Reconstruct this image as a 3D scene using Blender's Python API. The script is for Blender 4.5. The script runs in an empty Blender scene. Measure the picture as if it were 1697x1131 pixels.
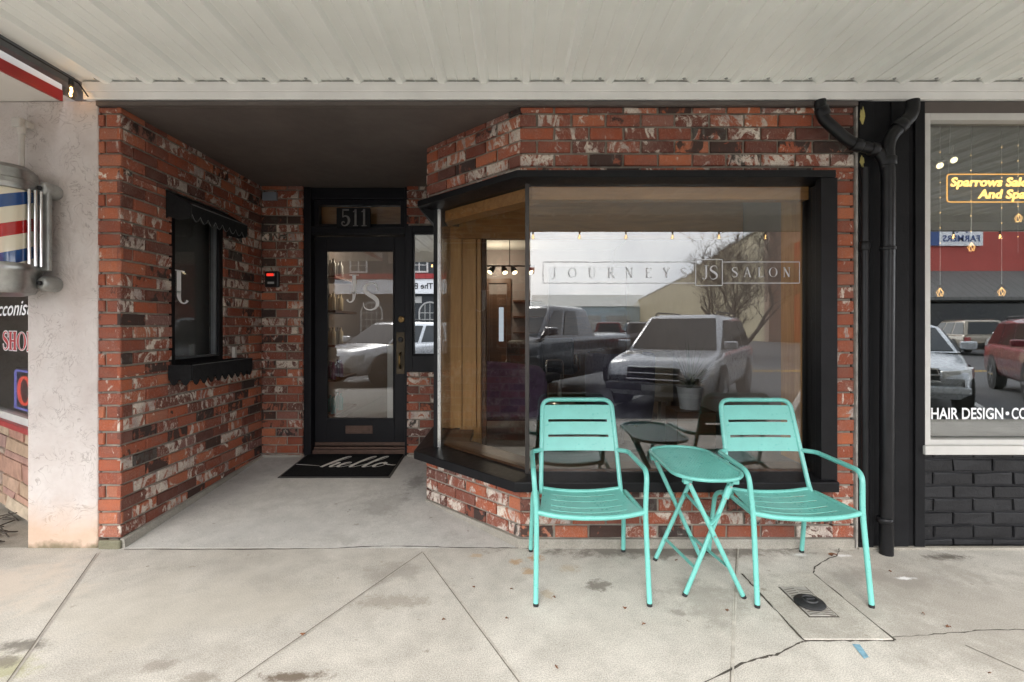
import bpy, bmesh, math, random
from mathutils import Vector, Matrix
R = math.radians
random.seed(7)
sc = bpy.context.scene
COL = sc.collection

# ------------------------------------------------------------------ geometry helpers
class MB:
    def __init__(s):
        s.v = []; s.f = []; s.m = []; s.a = []
    def add(s, vs, fs, mi=0, rnd=(0, 0, 0)):
        b = len(s.v)
        s.v += [Vector(p) for p in vs]
        s.a += [rnd] * len(vs)
        s.f += [tuple(b + i for i in f) for f in fs]
        s.m += [mi] * len(fs)
    def box(s, x0, x1, y0, y1, z0, z1, mi=0, rnd=(0, 0, 0)):
        vs = [(x, y, z) for z in (z0, z1) for y in (y0, y1) for x in (x0, x1)]
        s.add(vs, [(0, 2, 3, 1), (4, 5, 7, 6), (0, 1, 5, 4), (2, 6, 7, 3), (0, 4, 6, 2), (1, 3, 7, 5)], mi, rnd)
        return s
    def obox(s, M, sx, sy, sz, mi=0, rnd=(0, 0, 0)):
        vs = [M @ Vector((x, y, z)) for z in (-sz/2, sz/2) for y in (-sy/2, sy/2) for x in (-sx/2, sx/2)]
        s.add(vs, [(0, 2, 3, 1), (4, 5, 7, 6), (0, 1, 5, 4), (2, 6, 7, 3), (0, 4, 6, 2), (1, 3, 7, 5)], mi, rnd)
        return s
    def bar(s, p0, p1, w, h, mi=0):
        p0 = Vector(p0); p1 = Vector(p1); d = (p1 - p0)
        M = Matrix.Translation((p0 + p1) / 2) @ d.to_track_quat('X', 'Z').to_matrix().to_4x4()
        return s.obox(M, d.length, w, h, mi)
    def tube(s, pts, r, n=10, closed=False, mi=0, caps=True):
        pts = [Vector(p) for p in pts]; N = len(pts)
        rs = r if isinstance(r, (list, tuple)) else [r] * N
        b = len(s.v); up = None; vs = []
        for i, p in enumerate(pts):
            if closed: t = pts[(i+1) % N] - pts[i-1]
            else: t = pts[min(i+1, N-1)] - pts[max(i-1, 0)]
            t.normalize()
            if up is None:
                a = Vector((0, 0, 1)) if abs(t.z) < .9 else Vector((1, 0, 0))
                up = (a - t * a.dot(t)).normalized()
            else:
                up = (up - t * up.dot(t))
                up = up.normalized() if up.length > 1e-6 else t.orthogonal().normalized()
            sd = t.cross(up)
            for k in range(n):
                an = 2*math.pi*k/n
                vs.append(p + (up*math.cos(an) + sd*math.sin(an)) * rs[i])
        fs = []
        for i in range(N if closed else N-1):
            j = (i+1) % N
            for k in range(n):
                k2 = (k+1) % n
                fs.append((i*n+k, i*n+k2, j*n+k2, j*n+k))
        if caps and not closed:
            fs.append(tuple(range(n-1, -1, -1))); fs.append(tuple((N-1)*n+k for k in range(n)))
        s.add(vs, fs, mi); return s
    def lathe(s, prof, c, n=32, axis='z', mi=0, a0=0, a1=2*math.pi):
        # prof: (r, h)
        c = Vector(c); vs = []; full = abs(a1-a0-2*math.pi) < 1e-6
        m = n if full else n+1
        for (r, h) in prof:
            for k in range(m):
                an = a0 + (a1-a0)*k/n
                x, y = r*math.cos(an), r*math.sin(an)
                q = Vector((x, y, h)) if axis == 'z' else (Vector((x, h, y)) if axis == 'y' else Vector((h, x, y)))
                vs.append(c+q)
        fs = []
        for i in range(len(prof)-1):
            for k in range(m if full else m-1):
                k2 = (k+1) % m
                fs.append((i*m+k, i*m+k2, (i+1)*m+k2, (i+1)*m+k))
        s.add(vs, fs, mi); return s
    def prism(s, poly, h0, h1, f, mi=0, rnd=(0, 0, 0)):
        # poly in 2D, f(u,v,h)->3D
        n = len(poly)
        vs = [f(u, v, h0) for u, v in poly] + [f(u, v, h1) for u, v in poly]
        fs = [tuple(range(n-1, -1, -1)), tuple(range(n, 2*n))]
        fs += [(i, (i+1) % n, n+(i+1) % n, n+i) for i in range(n)]
        s.add(vs, fs, mi, rnd); return s
    def build(s, name, mats, parent=None, smooth=0, bevel=0, solid=0, rnd=False, kind=None, recalc=True, seg=2):
        L = Vector((0, 0, 0)); p = parent
        while p is not None:
            L += Vector(p.location); p = p.parent
        me = bpy.data.meshes.new(name)
        me.from_pydata([v - L for v in s.v], [], s.f)
        if not isinstance(mats, (list, tuple)): mats = [mats]
        for m in mats: me.materials.append(m)
        if len(mats) > 1:
            me.polygons.foreach_set('material_index', s.m)
        if rnd:
            at = me.attributes.new('rnd', 'FLOAT_COLOR', 'POINT')
            at.data.foreach_set('color', [c for a in s.a for c in (a[0], a[1], a[2], 1)])
        if recalc:
            bm = bmesh.new(); bm.from_mesh(me)
            bmesh.ops.recalc_face_normals(bm, faces=bm.faces)
            bm.to_mesh(me); bm.free()
        if smooth:
            me.polygons.foreach_set('use_smooth', [True]*len(me.polygons))
            me.set_sharp_from_angle(angle=R(smooth))
        me.update()
        o = bpy.data.objects.new(name, me); COL.objects.link(o)
        if parent: o.parent = parent
        if solid:
            md = o.modifiers.new('s', 'SOLIDIFY'); md.thickness = solid; md.offset = 0
        if bevel:
            md = o.modifiers.new('b', 'BEVEL'); md.width = bevel; md.segments = seg; md.limit_method = 'ANGLE'; md.angle_limit = R(40)
        if kind: o['kind'] = kind
        return o

def tag(o, label, cat, group=None, kind=None):
    o['label'] = label; o['category'] = cat
    if group: o['group'] = group
    if kind: o['kind'] = kind
    return o
def thing(name, label, cat, loc=(0, 0, 0), group=None):
    o = bpy.data.objects.new(name, None); COL.objects.link(o); o.location = loc
    o.empty_display_size = .1
    return tag(o, label, cat, group)
def dup(root, loc, rotz=0, label=None, group=None):
    def cp(o, parent):
        c = o.copy(); COL.objects.link(c)
        if parent: c.parent = parent
        for ch in [q for q in o.children]: cp(ch, c)
        return c
    r = cp(root, None); r.location = loc; r.rotation_euler = (0, 0, rotz)
    if label: r['label'] = label
    if group: r['group'] = group
    return r
def fillet(pts, rad, seg=6):
    pts = [Vector(p) for p in pts]; out = [pts[0]]
    for i in range(1, len(pts)-1):
        a, b, c = pts[i-1], pts[i], pts[i+1]
        r = rad[i-1] if isinstance(rad, (list, tuple)) else rad
        d0 = (a-b); d1 = (c-b); l = min(r, d0.length*.48, d1.length*.48)
        p0 = b + d0.normalized()*l; p1 = b + d1.normalized()*l
        for k in range(seg+1):
            t = k/seg
            out.append(p0*(1-t)**2 + b*2*t*(1-t) + p1*t*t)
    out.append(pts[-1]); return out
def catmull(pts, seg=8, closed=False):
    P = [Vector(p) for p in pts]; out = []; n = len(P)
    for i in range(n if closed else n-1):
        p0 = P[i-1] if (closed or i > 0) else P[0]
        p1 = P[i]; p2 = P[(i+1) % n]
        p3 = P[(i+2) % n] if (closed or i+2 < n) else P[-1]
        for k in range(seg):
            t = k/seg
            out.append(.5*((2*p1)+(p2-p0)*t+(2*p0-5*p1+4*p2-p3)*t*t+(3*p1-p0-3*p2+p3)*t**3))
    if not closed: out.append(P[-1])
    return out

# ------------------------------------------------------------------ materials
def nt(name):
    m = bpy.data.materials.new(name); m.use_nodes = True
    t = m.node_tree; t.nodes.clear()
    return m, t, t.nodes, t.links
def N(t, typ, **kw):
    n = t.nodes.new(typ)
    for k, v in kw.items():
        if k.startswith('i_'):
            n.inputs[k[2:].replace('_', ' ')].default_value = v
        else: setattr(n, k, v)
    return n
def noise(t, vec, scale, detail=4, rough=.55, dist=0):
    n = t.nodes.new('ShaderNodeTexNoise'); n.inputs['Scale'].default_value = scale
    n.inputs['Detail'].default_value = detail; n.inputs['Roughness'].default_value = rough; n.inputs['Distortion'].default_value = dist
    if vec is not None: t.links.new(vec, n.inputs['Vector'])
    return n
def ramp(t, fac, stops):
    n = t.nodes.new('ShaderNodeValToRGB'); e = n.color_ramp.elements
    while len(e) < len(stops): e.new(.5)
    for i, (p, c) in enumerate(stops):
        e[i].position = p; e[i].color = (c, c, c, 1) if isinstance(c, (int, float)) else (*c, 1)
    t.links.new(fac, n.inputs['Fac']); return n
def mixc(t, fac, a, b, mode='MIX'):
    n = t.nodes.new('ShaderNodeMix'); n.data_type = 'RGBA'; n.blend_type = mode
    for i, v in ((0, fac), (6, a), (7, b)):
        sock = n.inputs[i]
        if isinstance(v, bpy.types.NodeSocket): t.links.new(v, sock)
        elif isinstance(v, (int, float)): sock.default_value = v if i == 0 else (v, v, v, 1)
        else: sock.default_value = (*v, 1)
    return n.outputs[2]
def math_(t, op, a, b=None, c=None, clamp=False):
    n = t.nodes.new('ShaderNodeMath'); n.operation = op; n.use_clamp = clamp
    for i, v in enumerate((a, b, c)):
        if v is None: continue
        if isinstance(v, bpy.types.NodeSocket): t.links.new(v, n.inputs[i])
        else: n.inputs[i].default_value = v
    return n.outputs[0]
def bump(t, h, strength, dist=.01, prev=None):
    n = t.nodes.new('ShaderNodeBump'); n.inputs['Strength'].default_value = strength; n.inputs['Distance'].default_value = dist
    t.links.new(h, n.inputs['Height'])
    if prev is not None: t.links.new(prev, n.inputs['Normal'])
    return n.outputs['Normal']
def finish(t, color, rough=.5, metal=0, normal=None, spec=.5, coat=0):
    p = t.nodes.new('ShaderNodeBsdfPrincipled'); o = t.nodes.new('ShaderNodeOutputMaterial')
    for nm, v in (('Base Color', color), ('Roughness', rough), ('Metallic', metal)):
        s = p.inputs[nm]
        if isinstance(v, bpy.types.NodeSocket): t.links.new(v, s)
        elif isinstance(v, (int, float)): s.default_value = v
        else: s.default_value = (*v, 1)
    p.inputs['Specular IOR Level'].default_value = spec
    p.inputs['Coat Weight'].default_value = coat
    if normal is not None: t.links.new(normal, p.inputs['Normal'])
    t.links.new(p.outputs[0], o.inputs[0]); return p
def objco(t):
    return t.nodes.new('ShaderNodeTexCoord').outputs['Object']
def paint(name, col, rough=.5, metal=0, var=.12, scale=6, b=0, bs=60, spec=.5, coat=0, chips=None, chipamt=.72):
    m, t, n, l = nt(name); co = objco(t)
    nz = noise(t, co, scale, 5, .6)
    c0 = tuple(x*(1-var) for x in col); c1 = tuple(min(1, x*(1+var)) for x in col)
    c = mixc(t, ramp(t, nz.outputs[0], [(.3, 0), (.7, 1)]).outputs[0], c0, c1)
    if chips:
        cz = noise(t, co, 23, 6, .7)
        c = mixc(t, ramp(t, cz.outputs[0], [(chipamt, 0), (chipamt+.015, 1)]).outputs[0], c, chips)
    nz2 = noise(t, co, scale*5, 4, .6)
    rg = math_(t, 'ADD', math_(t, 'MULTIPLY', nz2.outputs[0], .2), rough-.1, clamp=True)
    nm = None
    if b:
        nm = bump(t, noise(t, co, bs, 4, .6).outputs[0], b, .01)
    finish(t, c, rg, metal, nm, spec, coat); return m
def emit(name, col, st):
    m, t, n, l = nt(name)
    e = N(t, 'ShaderNodeEmission'); e.inputs[0].default_value = (*col, 1); e.inputs[1].default_value = st
    o = t.nodes.new('ShaderNodeOutputMaterial'); l.new(e.outputs[0], o.inputs[0]); return m
def glass(name, tint=(.95, .97, .96), refl=.06, rough=0.0):
    m, t, n, l = nt(name)
    tr = N(t, 'ShaderNodeBsdfTransparent'); tr.inputs[0].default_value = (*tint, 1)
    gl = N(t, 'ShaderNodeBsdfGlossy'); gl.inputs['Roughness'].default_value = rough
    lw = N(t, 'ShaderNodeLayerWeight'); lw.inputs[0].default_value = .5
    fac = math_(t, 'ADD', math_(t, 'MULTIPLY', math_(t, 'POWER', lw.outputs['Facing'], 5), 1-refl), refl, clamp=True)
    mx = N(t, 'ShaderNodeMixShader'); l.new(fac, mx.inputs[0]); l.new(tr.outputs[0], mx.inputs[1]); l.new(gl.outputs[0], mx.inputs[2])
    o = t.nodes.new('ShaderNodeOutputMaterial'); l.new(mx.outputs[0], o.inputs[0]); return m

def brick_mat():
    m, t, n, l = nt('weathered_brick'); co = objco(t)
    at = N(t, 'ShaderNodeAttribute'); at.attribute_name = 'rnd'
    sp = N(t, 'ShaderNodeSeparateXYZ'); l.new(at.outputs['Vector'], sp.inputs[0])
    r, g, b = sp.outputs
    off = N(t, 'ShaderNodeVectorMath', operation='MULTIPLY_ADD'); l.new(at.outputs['Vector'], off.inputs[0]); off.inputs[1].default_value = (17, 23, 31); l.new(co, off.inputs[2])
    v = off.outputs[0]
    base = ramp(t, r, [(0, (.085, .030, .022)), (.2, (.165, .044, .026)), (.5, (.25, .062, .031)), (.75, (.35, .086, .037)), (.9, (.43, .135, .062)), (1, (.18, .085, .075))]).outputs[0]
    tone = noise(t, v, 9, 4, .6, .6)
    base = mixc(t, ramp(t, tone.outputs[0], [(.32, 0), (.68, .8)]).outputs[0], base, mixc(t, .5, base, (.20, .125, .105)))
    # white lime smears
    mpv = N(t, 'ShaderNodeMapping'); l.new(v, mpv.inputs[0]); mpv.inputs['Scale'].default_value = (1, 1, .62); mpv.inputs['Rotation'].default_value = (.5, .4, .2)
    big = noise(t, mpv.outputs[0], 9.5, 4, .56, 2.0); fine = noise(t, mpv.outputs[0], 38, 5, .68, 1.6)
    mixn = math_(t, 'ADD', math_(t, 'MULTIPLY', big.outputs[0], .80), math_(t, 'MULTIPLY', fine.outputs[0], .20))
    sw = fine
    thr = math_(t, 'SUBTRACT', .635, math_(t, 'MULTIPLY', math_(t, 'POWER', g, 1.4), .20))
    wm = math_(t, 'MULTIPLY', math_(t, 'SUBTRACT', mixn, thr), 20, clamp=True)
    grain = noise(t, v, 75, 3, .6)
    wm = math_(t, 'MULTIPLY', wm, ramp(t, grain.outputs[0], [(.3, .45), (.5, 1)]).outputs[0])
    wc = ramp(t, noise(t, v, 7, 3).outputs[0], [(.3, (.30, .24, .225)), (.48, (.50, .43, .37)), (.68, (.68, .61, .52))]).outputs[0]
    c = mixc(t, wm, base, wc)
    # thin pale veins
    ve = noise(t, mpv.outputs[0], 24, 2, .5, 2.2)
    vm = ramp(t, ve.outputs[0], [(.475, 0), (.495, .8), (.505, .8), (.525, 0)]).outputs[0]
    c = mixc(t, math_(t, 'MULTIPLY', vm, math_(t, 'MULTIPLY', g, .75)), c, (.48, .38, .32))
    # burnt black patches
    bk = noise(t, mpv.outputs[0], 13, 4, .6, 1.4)
    bt = math_(t, 'SUBTRACT', .80, math_(t, 'MULTIPLY', math_(t, 'POWER', b, 4), .50))
    bmk = math_(t, 'MULTIPLY', math_(t, 'SUBTRACT', bk.outputs[0], bt), 14, clamp=True)
    c = mixc(t, math_(t, 'MULTIPLY', bmk, .9), c, (.03, .026, .024))
    gr = noise(t, v, 160, 3, .6)
    c = mixc(t, .35, c, ramp(t, gr.outputs[0], [(.3, .25), (.7, .75)]).outputs[0], 'OVERLAY')
    nm = bump(t, gr.outputs[0], .35, .004)
    nm = bump(t, mixn, .6, .006, nm)
    finish(t, c, .82, 0, nm, .3); return m

def stone_mat():
    m, t, n, l = nt('flagstone'); co = objco(t)
    at = N(t, 'ShaderNodeAttribute'); at.attribute_name = 'rnd'
    sp = N(t, 'ShaderNodeSeparateXYZ'); l.new(at.outputs['Vector'], sp.inputs[0])
    c = ramp(t, sp.outputs[0], [(0, (.36, .25, .17)), (.35, (.40, .30, .21)), (.6, (.36, .19, .14)), (.8, (.28, .20, .18)), (1, (.45, .36, .26))]).outputs[0]
    nz = noise(t, co, 12, 6, .65, .6)
    c = mixc(t, .6, c, ramp(t, nz.outputs[0], [(.3, .3), (.7, .7)]).outputs[0], 'OVERLAY')
    finish(t, c, .85, 0, bump(t, nz.outputs[0], .5, .01), .3); return m

def stucco_mat():
    m, t, n, l = nt('skip_trowel_stucco'); co = objco(t)
    nz = noise(t, co, 5, 5, .6)
    c = mixc(t, ramp(t, nz.outputs[0], [(.3, 0), (.7, 1)]).outputs[0], (.50, .44, .41), (.60, .555, .525))
    # trowel ridges
    rid = noise(t, co, 9, 3, .55, 1.6)
    rl = ramp(t, rid.outputs[0], [(.47, 0), (.5, 1), (.515, 0)]).outputs[0]
    gate = ramp(t, noise(t, co, 4.3, 3).outputs[0], [(.46, 0), (.56, 1)]).outputs[0]
    rl = math_(t, 'MULTIPLY', rl, gate)
    c = mixc(t, math_(t, 'MULTIPLY', rl, .6), c, (.24, .205, .18))
    hl_ = ramp(t, noise(t, co, 17, 4, .6, 1.2).outputs[0], [(.49, 0), (.5, 1), (.51, 0)]).outputs[0]
    c = mixc(t, math_(t, 'MULTIPLY', math_(t, 'MULTIPLY', hl_, ramp(t, noise(t, co, 3.1, 3).outputs[0], [(.5, 0), (.6, 1)]).outputs[0]), .5), c, (.20, .17, .15))
    # rust stain near the pavement
    pos = N(t, 'ShaderNodeNewGeometry'); sx = N(t, 'ShaderNodeSeparateXYZ'); l.new(pos.outputs['Position'], sx.inputs[0])
    h = math_(t, 'ADD', sx.outputs[2], math_(t, 'MULTIPLY', noise(t, co, 3.5, 4).outputs[0], .5))
    st = ramp(t, h, [(.30, 1), (.56, 0)]).outputs[0]
    c = mixc(t, math_(t, 'MULTIPLY', st, .55), c, (.50, .30, .16))
    mo = ramp(t, math_(t, 'ADD', sx.outputs[2], math_(t, 'MULTIPLY', noise(t, co, 14, 4).outputs[0], .12)), [(.06, 1), (.105, 0)]).outputs[0]
    c = mixc(t, math_(t, 'MULTIPLY', mo, .75), c, (.085, .085, .04))
    nm = bump(t, rid.outputs[0], .6, .015)
    nm = bump(t, rl, -.8, .008, nm)
    nm = bump(t, noise(t, co, 70, 4, .6).outputs[0], .25, .006, nm)
    finish(t, c, .9, 0, nm, .25); return m

def concrete_mat(name, c0, c1, stains=(), speck=.5):
    m, t, n, l = nt(name)
    pos = N(t, 'ShaderNodeNewGeometry').outputs['Position']
    n1 = noise(t, pos, 1.1, 7, .62, .3); n2 = noise(t, pos, 7, 6, .7); n3 = noise(t, pos, 210, 2, .6)
    c = mixc(t, ramp(t, n1.outputs[0], [(.32, 0), (.68, 1)]).outputs[0], c0, c1)
    c = mixc(t, .45, c, ramp(t, n2.outputs[0], [(.3, .33), (.7, .62)]).outputs[0], 'OVERLAY')
    c = mixc(t, speck*.6, c, ramp(t, n3.outputs[0], [(.36, .22), (.64, .78)]).outputs[0], 'OVERLAY')
    vo = N(t, 'ShaderNodeTexVoronoi'); vo.inputs['Scale'].default_value = 46; l.new(pos, vo.inputs['Vector'])
    pit = math_(t, 'MULTIPLY', ramp(t, vo.outputs['Distance'], [(.06, 1), (.13, 0)]).outputs[0], ramp(t, noise(t, pos, 5, 3).outputs[0], [(.45, 0), (.62, .6)]).outputs[0])
    c = mixc(t, pit, c, (.13, .11, .09))
    # scattered small dirt spots
    sp = noise(t, pos, 16, 3, .5)
    c = mixc(t, ramp(t, sp.outputs[0], [(.70, 0), (.75, .55)]).outputs[0], c, (.15, .12, .09))
    sp2 = noise(t, pos, 2.3, 5, .7, .5)
    c = mixc(t, ramp(t, sp2.outputs[0], [(.58, 0), (.74, .45)]).outputs[0], c, (.22, .20, .17))
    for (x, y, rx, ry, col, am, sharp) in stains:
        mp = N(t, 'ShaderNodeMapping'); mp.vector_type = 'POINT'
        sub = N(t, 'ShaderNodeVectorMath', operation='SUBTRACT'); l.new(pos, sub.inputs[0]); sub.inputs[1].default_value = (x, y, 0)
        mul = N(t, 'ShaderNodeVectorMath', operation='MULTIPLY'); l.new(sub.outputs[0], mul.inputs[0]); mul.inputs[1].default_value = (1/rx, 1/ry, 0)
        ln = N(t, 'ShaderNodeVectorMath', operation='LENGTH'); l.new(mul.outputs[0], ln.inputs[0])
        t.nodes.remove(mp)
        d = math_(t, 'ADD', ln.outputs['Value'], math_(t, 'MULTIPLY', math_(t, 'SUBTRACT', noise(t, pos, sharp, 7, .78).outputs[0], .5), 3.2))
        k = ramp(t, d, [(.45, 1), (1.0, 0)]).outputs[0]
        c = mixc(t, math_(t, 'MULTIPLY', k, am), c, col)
    nm = bump(t, n2.outputs[0], .10, .01)
    rg = ramp(t, n1.outputs[0], [(.3, .62), (.7, .85)]).outputs[0]
    finish(t, c, rg, 0, nm, .35); return m

def wood_mat(name, c0, c1, scale=1, rough=.45, axis='z'):
    m, t, n, l = nt(name); co = objco(t)
    mp = N(t, 'ShaderNodeMapping'); l.new(co, mp.inputs[0])
    mp.inputs['Scale'].default_value = {'z': (14, 14, 1.2), 'x': (1.2, 14, 14), 'y': (14, 1.2, 14)}[axis]
    nz = noise(t, mp.outputs[0], 2*scale, 6, .6, 1.2)
    c = mixc(t, ramp(t, nz.outputs[0], [(.3, 0), (.7, 1)]).outputs[0], c0, c1)
    finish(t, c, rough, 0, bump(t, nz.outputs[0], .1, .004), .4); return m

def siding_mat(name, col, pitch, axis, dark=.55, rough=.6):
    # profiled sheet / lap siding lines in the sheet itself
    m, t, n, l = nt(name); co = objco(t)
    sx = N(t, 'ShaderNodeSeparateXYZ'); l.new(co, sx.inputs[0])
    fr = math_(t, 'FRACT', math_(t, 'DIVIDE', sx.outputs['xyz'.index(axis)], pitch))
    ln = ramp(t, fr, [(0, 1), (.06, 1), (.10, 0), (1, 0)]).outputs[0]
    nz = noise(t, co, .6, 5, .6)
    c = mixc(t, ramp(t, nz.outputs[0], [(.3, 0), (.7, 1)]).outputs[0], tuple(x*.88 for x in col), tuple(min(1, x*1.1) for x in col))
    c = mixc(t, ln, c, tuple(x*dark for x in col))
    finish(t, c, rough, 0, bump(t, ln, -.4, .03), .3); return m

M = {}
M['brick'] = brick_mat()
M['mortar'] = paint('mortar', (.27, .24, .20), .9, 0, .3, 14, .6, 120, .2)
M['stone'] = stone_mat()
M['stucco'] = stucco_mat()
M['black'] = paint('black_paint', (.007, .007, .008), .42, 0, .3, 7, .06, 90, .2, chips=(.30, .28, .26), chipamt=.755)
M['black_flat'] = paint('black_board', (.010, .010, .011), .6, 0, .25, 5, .1, 70, .14, chips=(.35, .33, .30), chipamt=.745)
M['door_black'] = paint('door_paint', (.007, .007, .009), .40, 0, .2, 5, .05, 80, .2)
M['plinth_brick'] = paint('painted_brick', (.013, .013, .0145), .5, 0, .25, 9, .35, 55, .3)
M['pipe'] = paint('pipe_paint', (.008, .008, .009), .36, 0, .4, 9, .08, 40, .28, chips=(.20, .19, .18), chipamt=.77)
M['white_trim'] = paint('old_white_paint', (.56, .545, .515), .6, 0, .07, 6, .12, 40, .35, chips=(.25, .20, .16), chipamt=.77)
M['beam_white'] = paint('beam_white_paint', (.82, .81, .78), .6, 0, .08, 3, .12, 30, .35, chips=(.30, .25, .20), chipamt=.765)
M['strip_grey'] = paint('dirty_sealant', (.36, .34, .31), .8, 0, .35, 14, .2, 40, .3)
M['soffit'] = paint('brown_soffit_paint', (.105, .087, .078), .55, 0, .16, 2.5, .08, 60, .4, chips=(.35, .33, .30), chipamt=.79)
M['canopy'] = paint('canopy_sheet', (.87, .875, .835), .42, 0, .07, 1.1, .02, 8, .45)
M['channel'] = paint('grey_channel', (.16, .17, .18), .45, .6, .2, 6)
M['red_paint'] = paint('red_paint', (.33, .025, .022), .45, 0, .12, 6)
M['teal'] = paint('teal_powder_coat', (.15, .465, .41), .30, 0, .07, 9, .04, 120, .55)
M['rubber'] = paint('black_rubber', (.012, .012, .013), .6, 0, .2, 20)
M['steel'] = paint('brushed_steel', (.52, .52, .50), .3, 1, .12, 20)
M['pole_metal'] = paint('worn_aluminium', (.34, .34, .33), .33, .95, .25, 14, .05, 50)
M['chrome'] = paint('chrome', (.72, .72, .72), .1, 1, .05, 10)
M['cast_grey'] = paint('cast_grey_metal', (.33, .335, .32), .42, .6, .15, 14, .1, 60)
M['conduit'] = paint('conduit_paint', (.50, .47, .43), .5, .1, .1, 10)
M['brass'] = paint('aged_brass', (.20, .13, .055), .36, .9, .25, 20)
M['plate_dark'] = paint('dark_brass_plate', (.060, .046, .028), .42, .7, .3, 20)
M['mullion_bronze'] = paint('bronze_anodised', (.05, .044, .04), .4, .5, .15, 12)
M['bronze'] = paint('bronze_slot', (.10, .060, .045), .5, .5, .2, 20)
M['number'] = paint('dark_iron_number', (.16, .15, .14), .4, .5, .2, 20)
M['vinyl'] = paint('white_vinyl', (.92, .92, .93), .5, 0, .03, 5)
M['vinyl_shaded'] = paint('shaded_white_vinyl', (.46, .46, .48), .5, 0, .03, 5)  # white lettering vinyl, its shade put into a darker colour
M['red_vinyl'] = paint('red_vinyl', (.45, .02, .025), .5, 0, .05, 5)
M['neon_red'] = emit('neon_red', (1, .10, .06), .55)
M['neon_blue'] = emit('neon_blue', (.30, .30, 1), .35)
M['led_yellow'] = emit('led_yellow', (1, .56, .13), 1.1)
M['led_edge'] = emit('led_edge', (1, .45, .06), .5)
M['bulb'] = emit('lit_bulb', (1, .55, .20), 6)
M['lamp'] = emit('lit_spot', (1, .80, .48), 1.1)
M['glass'] = glass('window_glass', (.95, .96, .955), .086)
M['glass_mirror'] = glass('coated_glass', (.5, .52, .52), .45)
M['glass_door'] = glass('door_glass', (.95, .96, .96), .065)
M['glass_right'] = glass('shop_glass', (.82, .84, .82), .17)
M['glass_clear'] = glass('clear_acrylic', (.97, .96, .92), .02)
M['dark_glass'] = paint('dark_car_glass', (.012, .016, .018), .05, 0, .1, 5, spec=.45)
M['oak'] = wood_mat('oak_board', (.36, .175, .06), (.54, .30, .115), 1, .4, 'z')
M['oak_x'] = wood_mat('oak_board_cross', (.27, .125, .042), (.44, .22, .08), 1, .4, 'x')
M['walnut'] = wood_mat('brown_sill_board', (.055, .025, .011), (.11, .05, .022), 1, .4, 'x')
M['room_wall'] = paint('mauve_wall', (.25, .215, .205), .7, 0, .06, 2)
M['room_ceiling'] = paint('room_ceiling', (.55, .54, .50), .7, 0, .05, 2)
M['room_floor'] = wood_mat('room_floor_boards', (.045, .027, .017), (.085, .052, .032), 1, .35, 'y')
M['dark_room'] = paint('dark_room', (.11, .105, .10), .7, 0, .15, 2)
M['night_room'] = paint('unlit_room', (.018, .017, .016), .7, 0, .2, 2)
M['mat_black'] = paint('mat_pile', (.010, .010, .011), .95, 0, .4, 60, .6, 500, .1, chips=(.12, .11, .10), chipamt=.76)
M['mat_edge'] = paint('mat_rubber_edge', (.030, .028, .026), .6, 0, .2, 30)
M['mat_white'] = paint('mat_white_pile', (.62, .60, .57), .95, 0, .15, 90, .4, 400, .1)
M['awning'] = paint('black_canvas', (.013, .013, .014), .85, 0, .3, 40, .2, 300, .2)
M['piping'] = paint('grey_piping', (.09, .09, .09), .7, 0, .2, 20)
M['grey_box'] = paint('grey_box', (.22, .25, .29), .5, 0, .06, 10)
M['reader'] = paint('reader_black', (.010, .010, .011), .35, 0, .1, 10)
M['reader_red'] = emit('reader_light', (1, .05, .03), .25)
M['tin'] = paint('label_grey', (.40, .40, .40), .5, 0, .1, 10)
M['joint'] = paint('joint_dirt', (.16, .14, .115), .95, 0, .35, 20)
M['crack'] = paint('crack_dark', (.06, .05, .04), .95, 0, .4, 20)
M['joint_pale'] = paint('joint_pale', (.43, .40, .35), .95, 0, .25, 20)
M['leaf'] = paint('dead_leaf', (.14, .055, .022), .7, 0, .4, 30)
M['leaf_orange'] = paint('orange_leaf', (.40, .12, .03), .7, 0, .3, 30)
M['cover'] = paint('checker_cover', (.36, .34, .31), .6, .2, .15, 20)
M['cover_dark'] = paint('checker_tread', (.17, .155, .135), .6, .2, .2, 30)
M['chalk'] = paint('chalk_blue', (.16, .30, .38), .9, 0, .35, 60)
M['asphalt'] = concrete_mat('asphalt', (.06, .061, .065), (.10, .101, .105), (), .5)
M['line_white'] = paint('road_white', (.55, .55, .53), .7, 0, .2, 10)
M['line_yellow'] = paint('road_yellow', (.50, .30, .04), .7, 0, .2, 10)
M['footing'] = concrete_mat('footing_concrete', (.24, .22, .185), (.36, .335, .29), (), .5)
M['moss'] = concrete_mat('mossy_concrete', (.10, .10, .055), (.22, .20, .14), (), .5)
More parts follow.
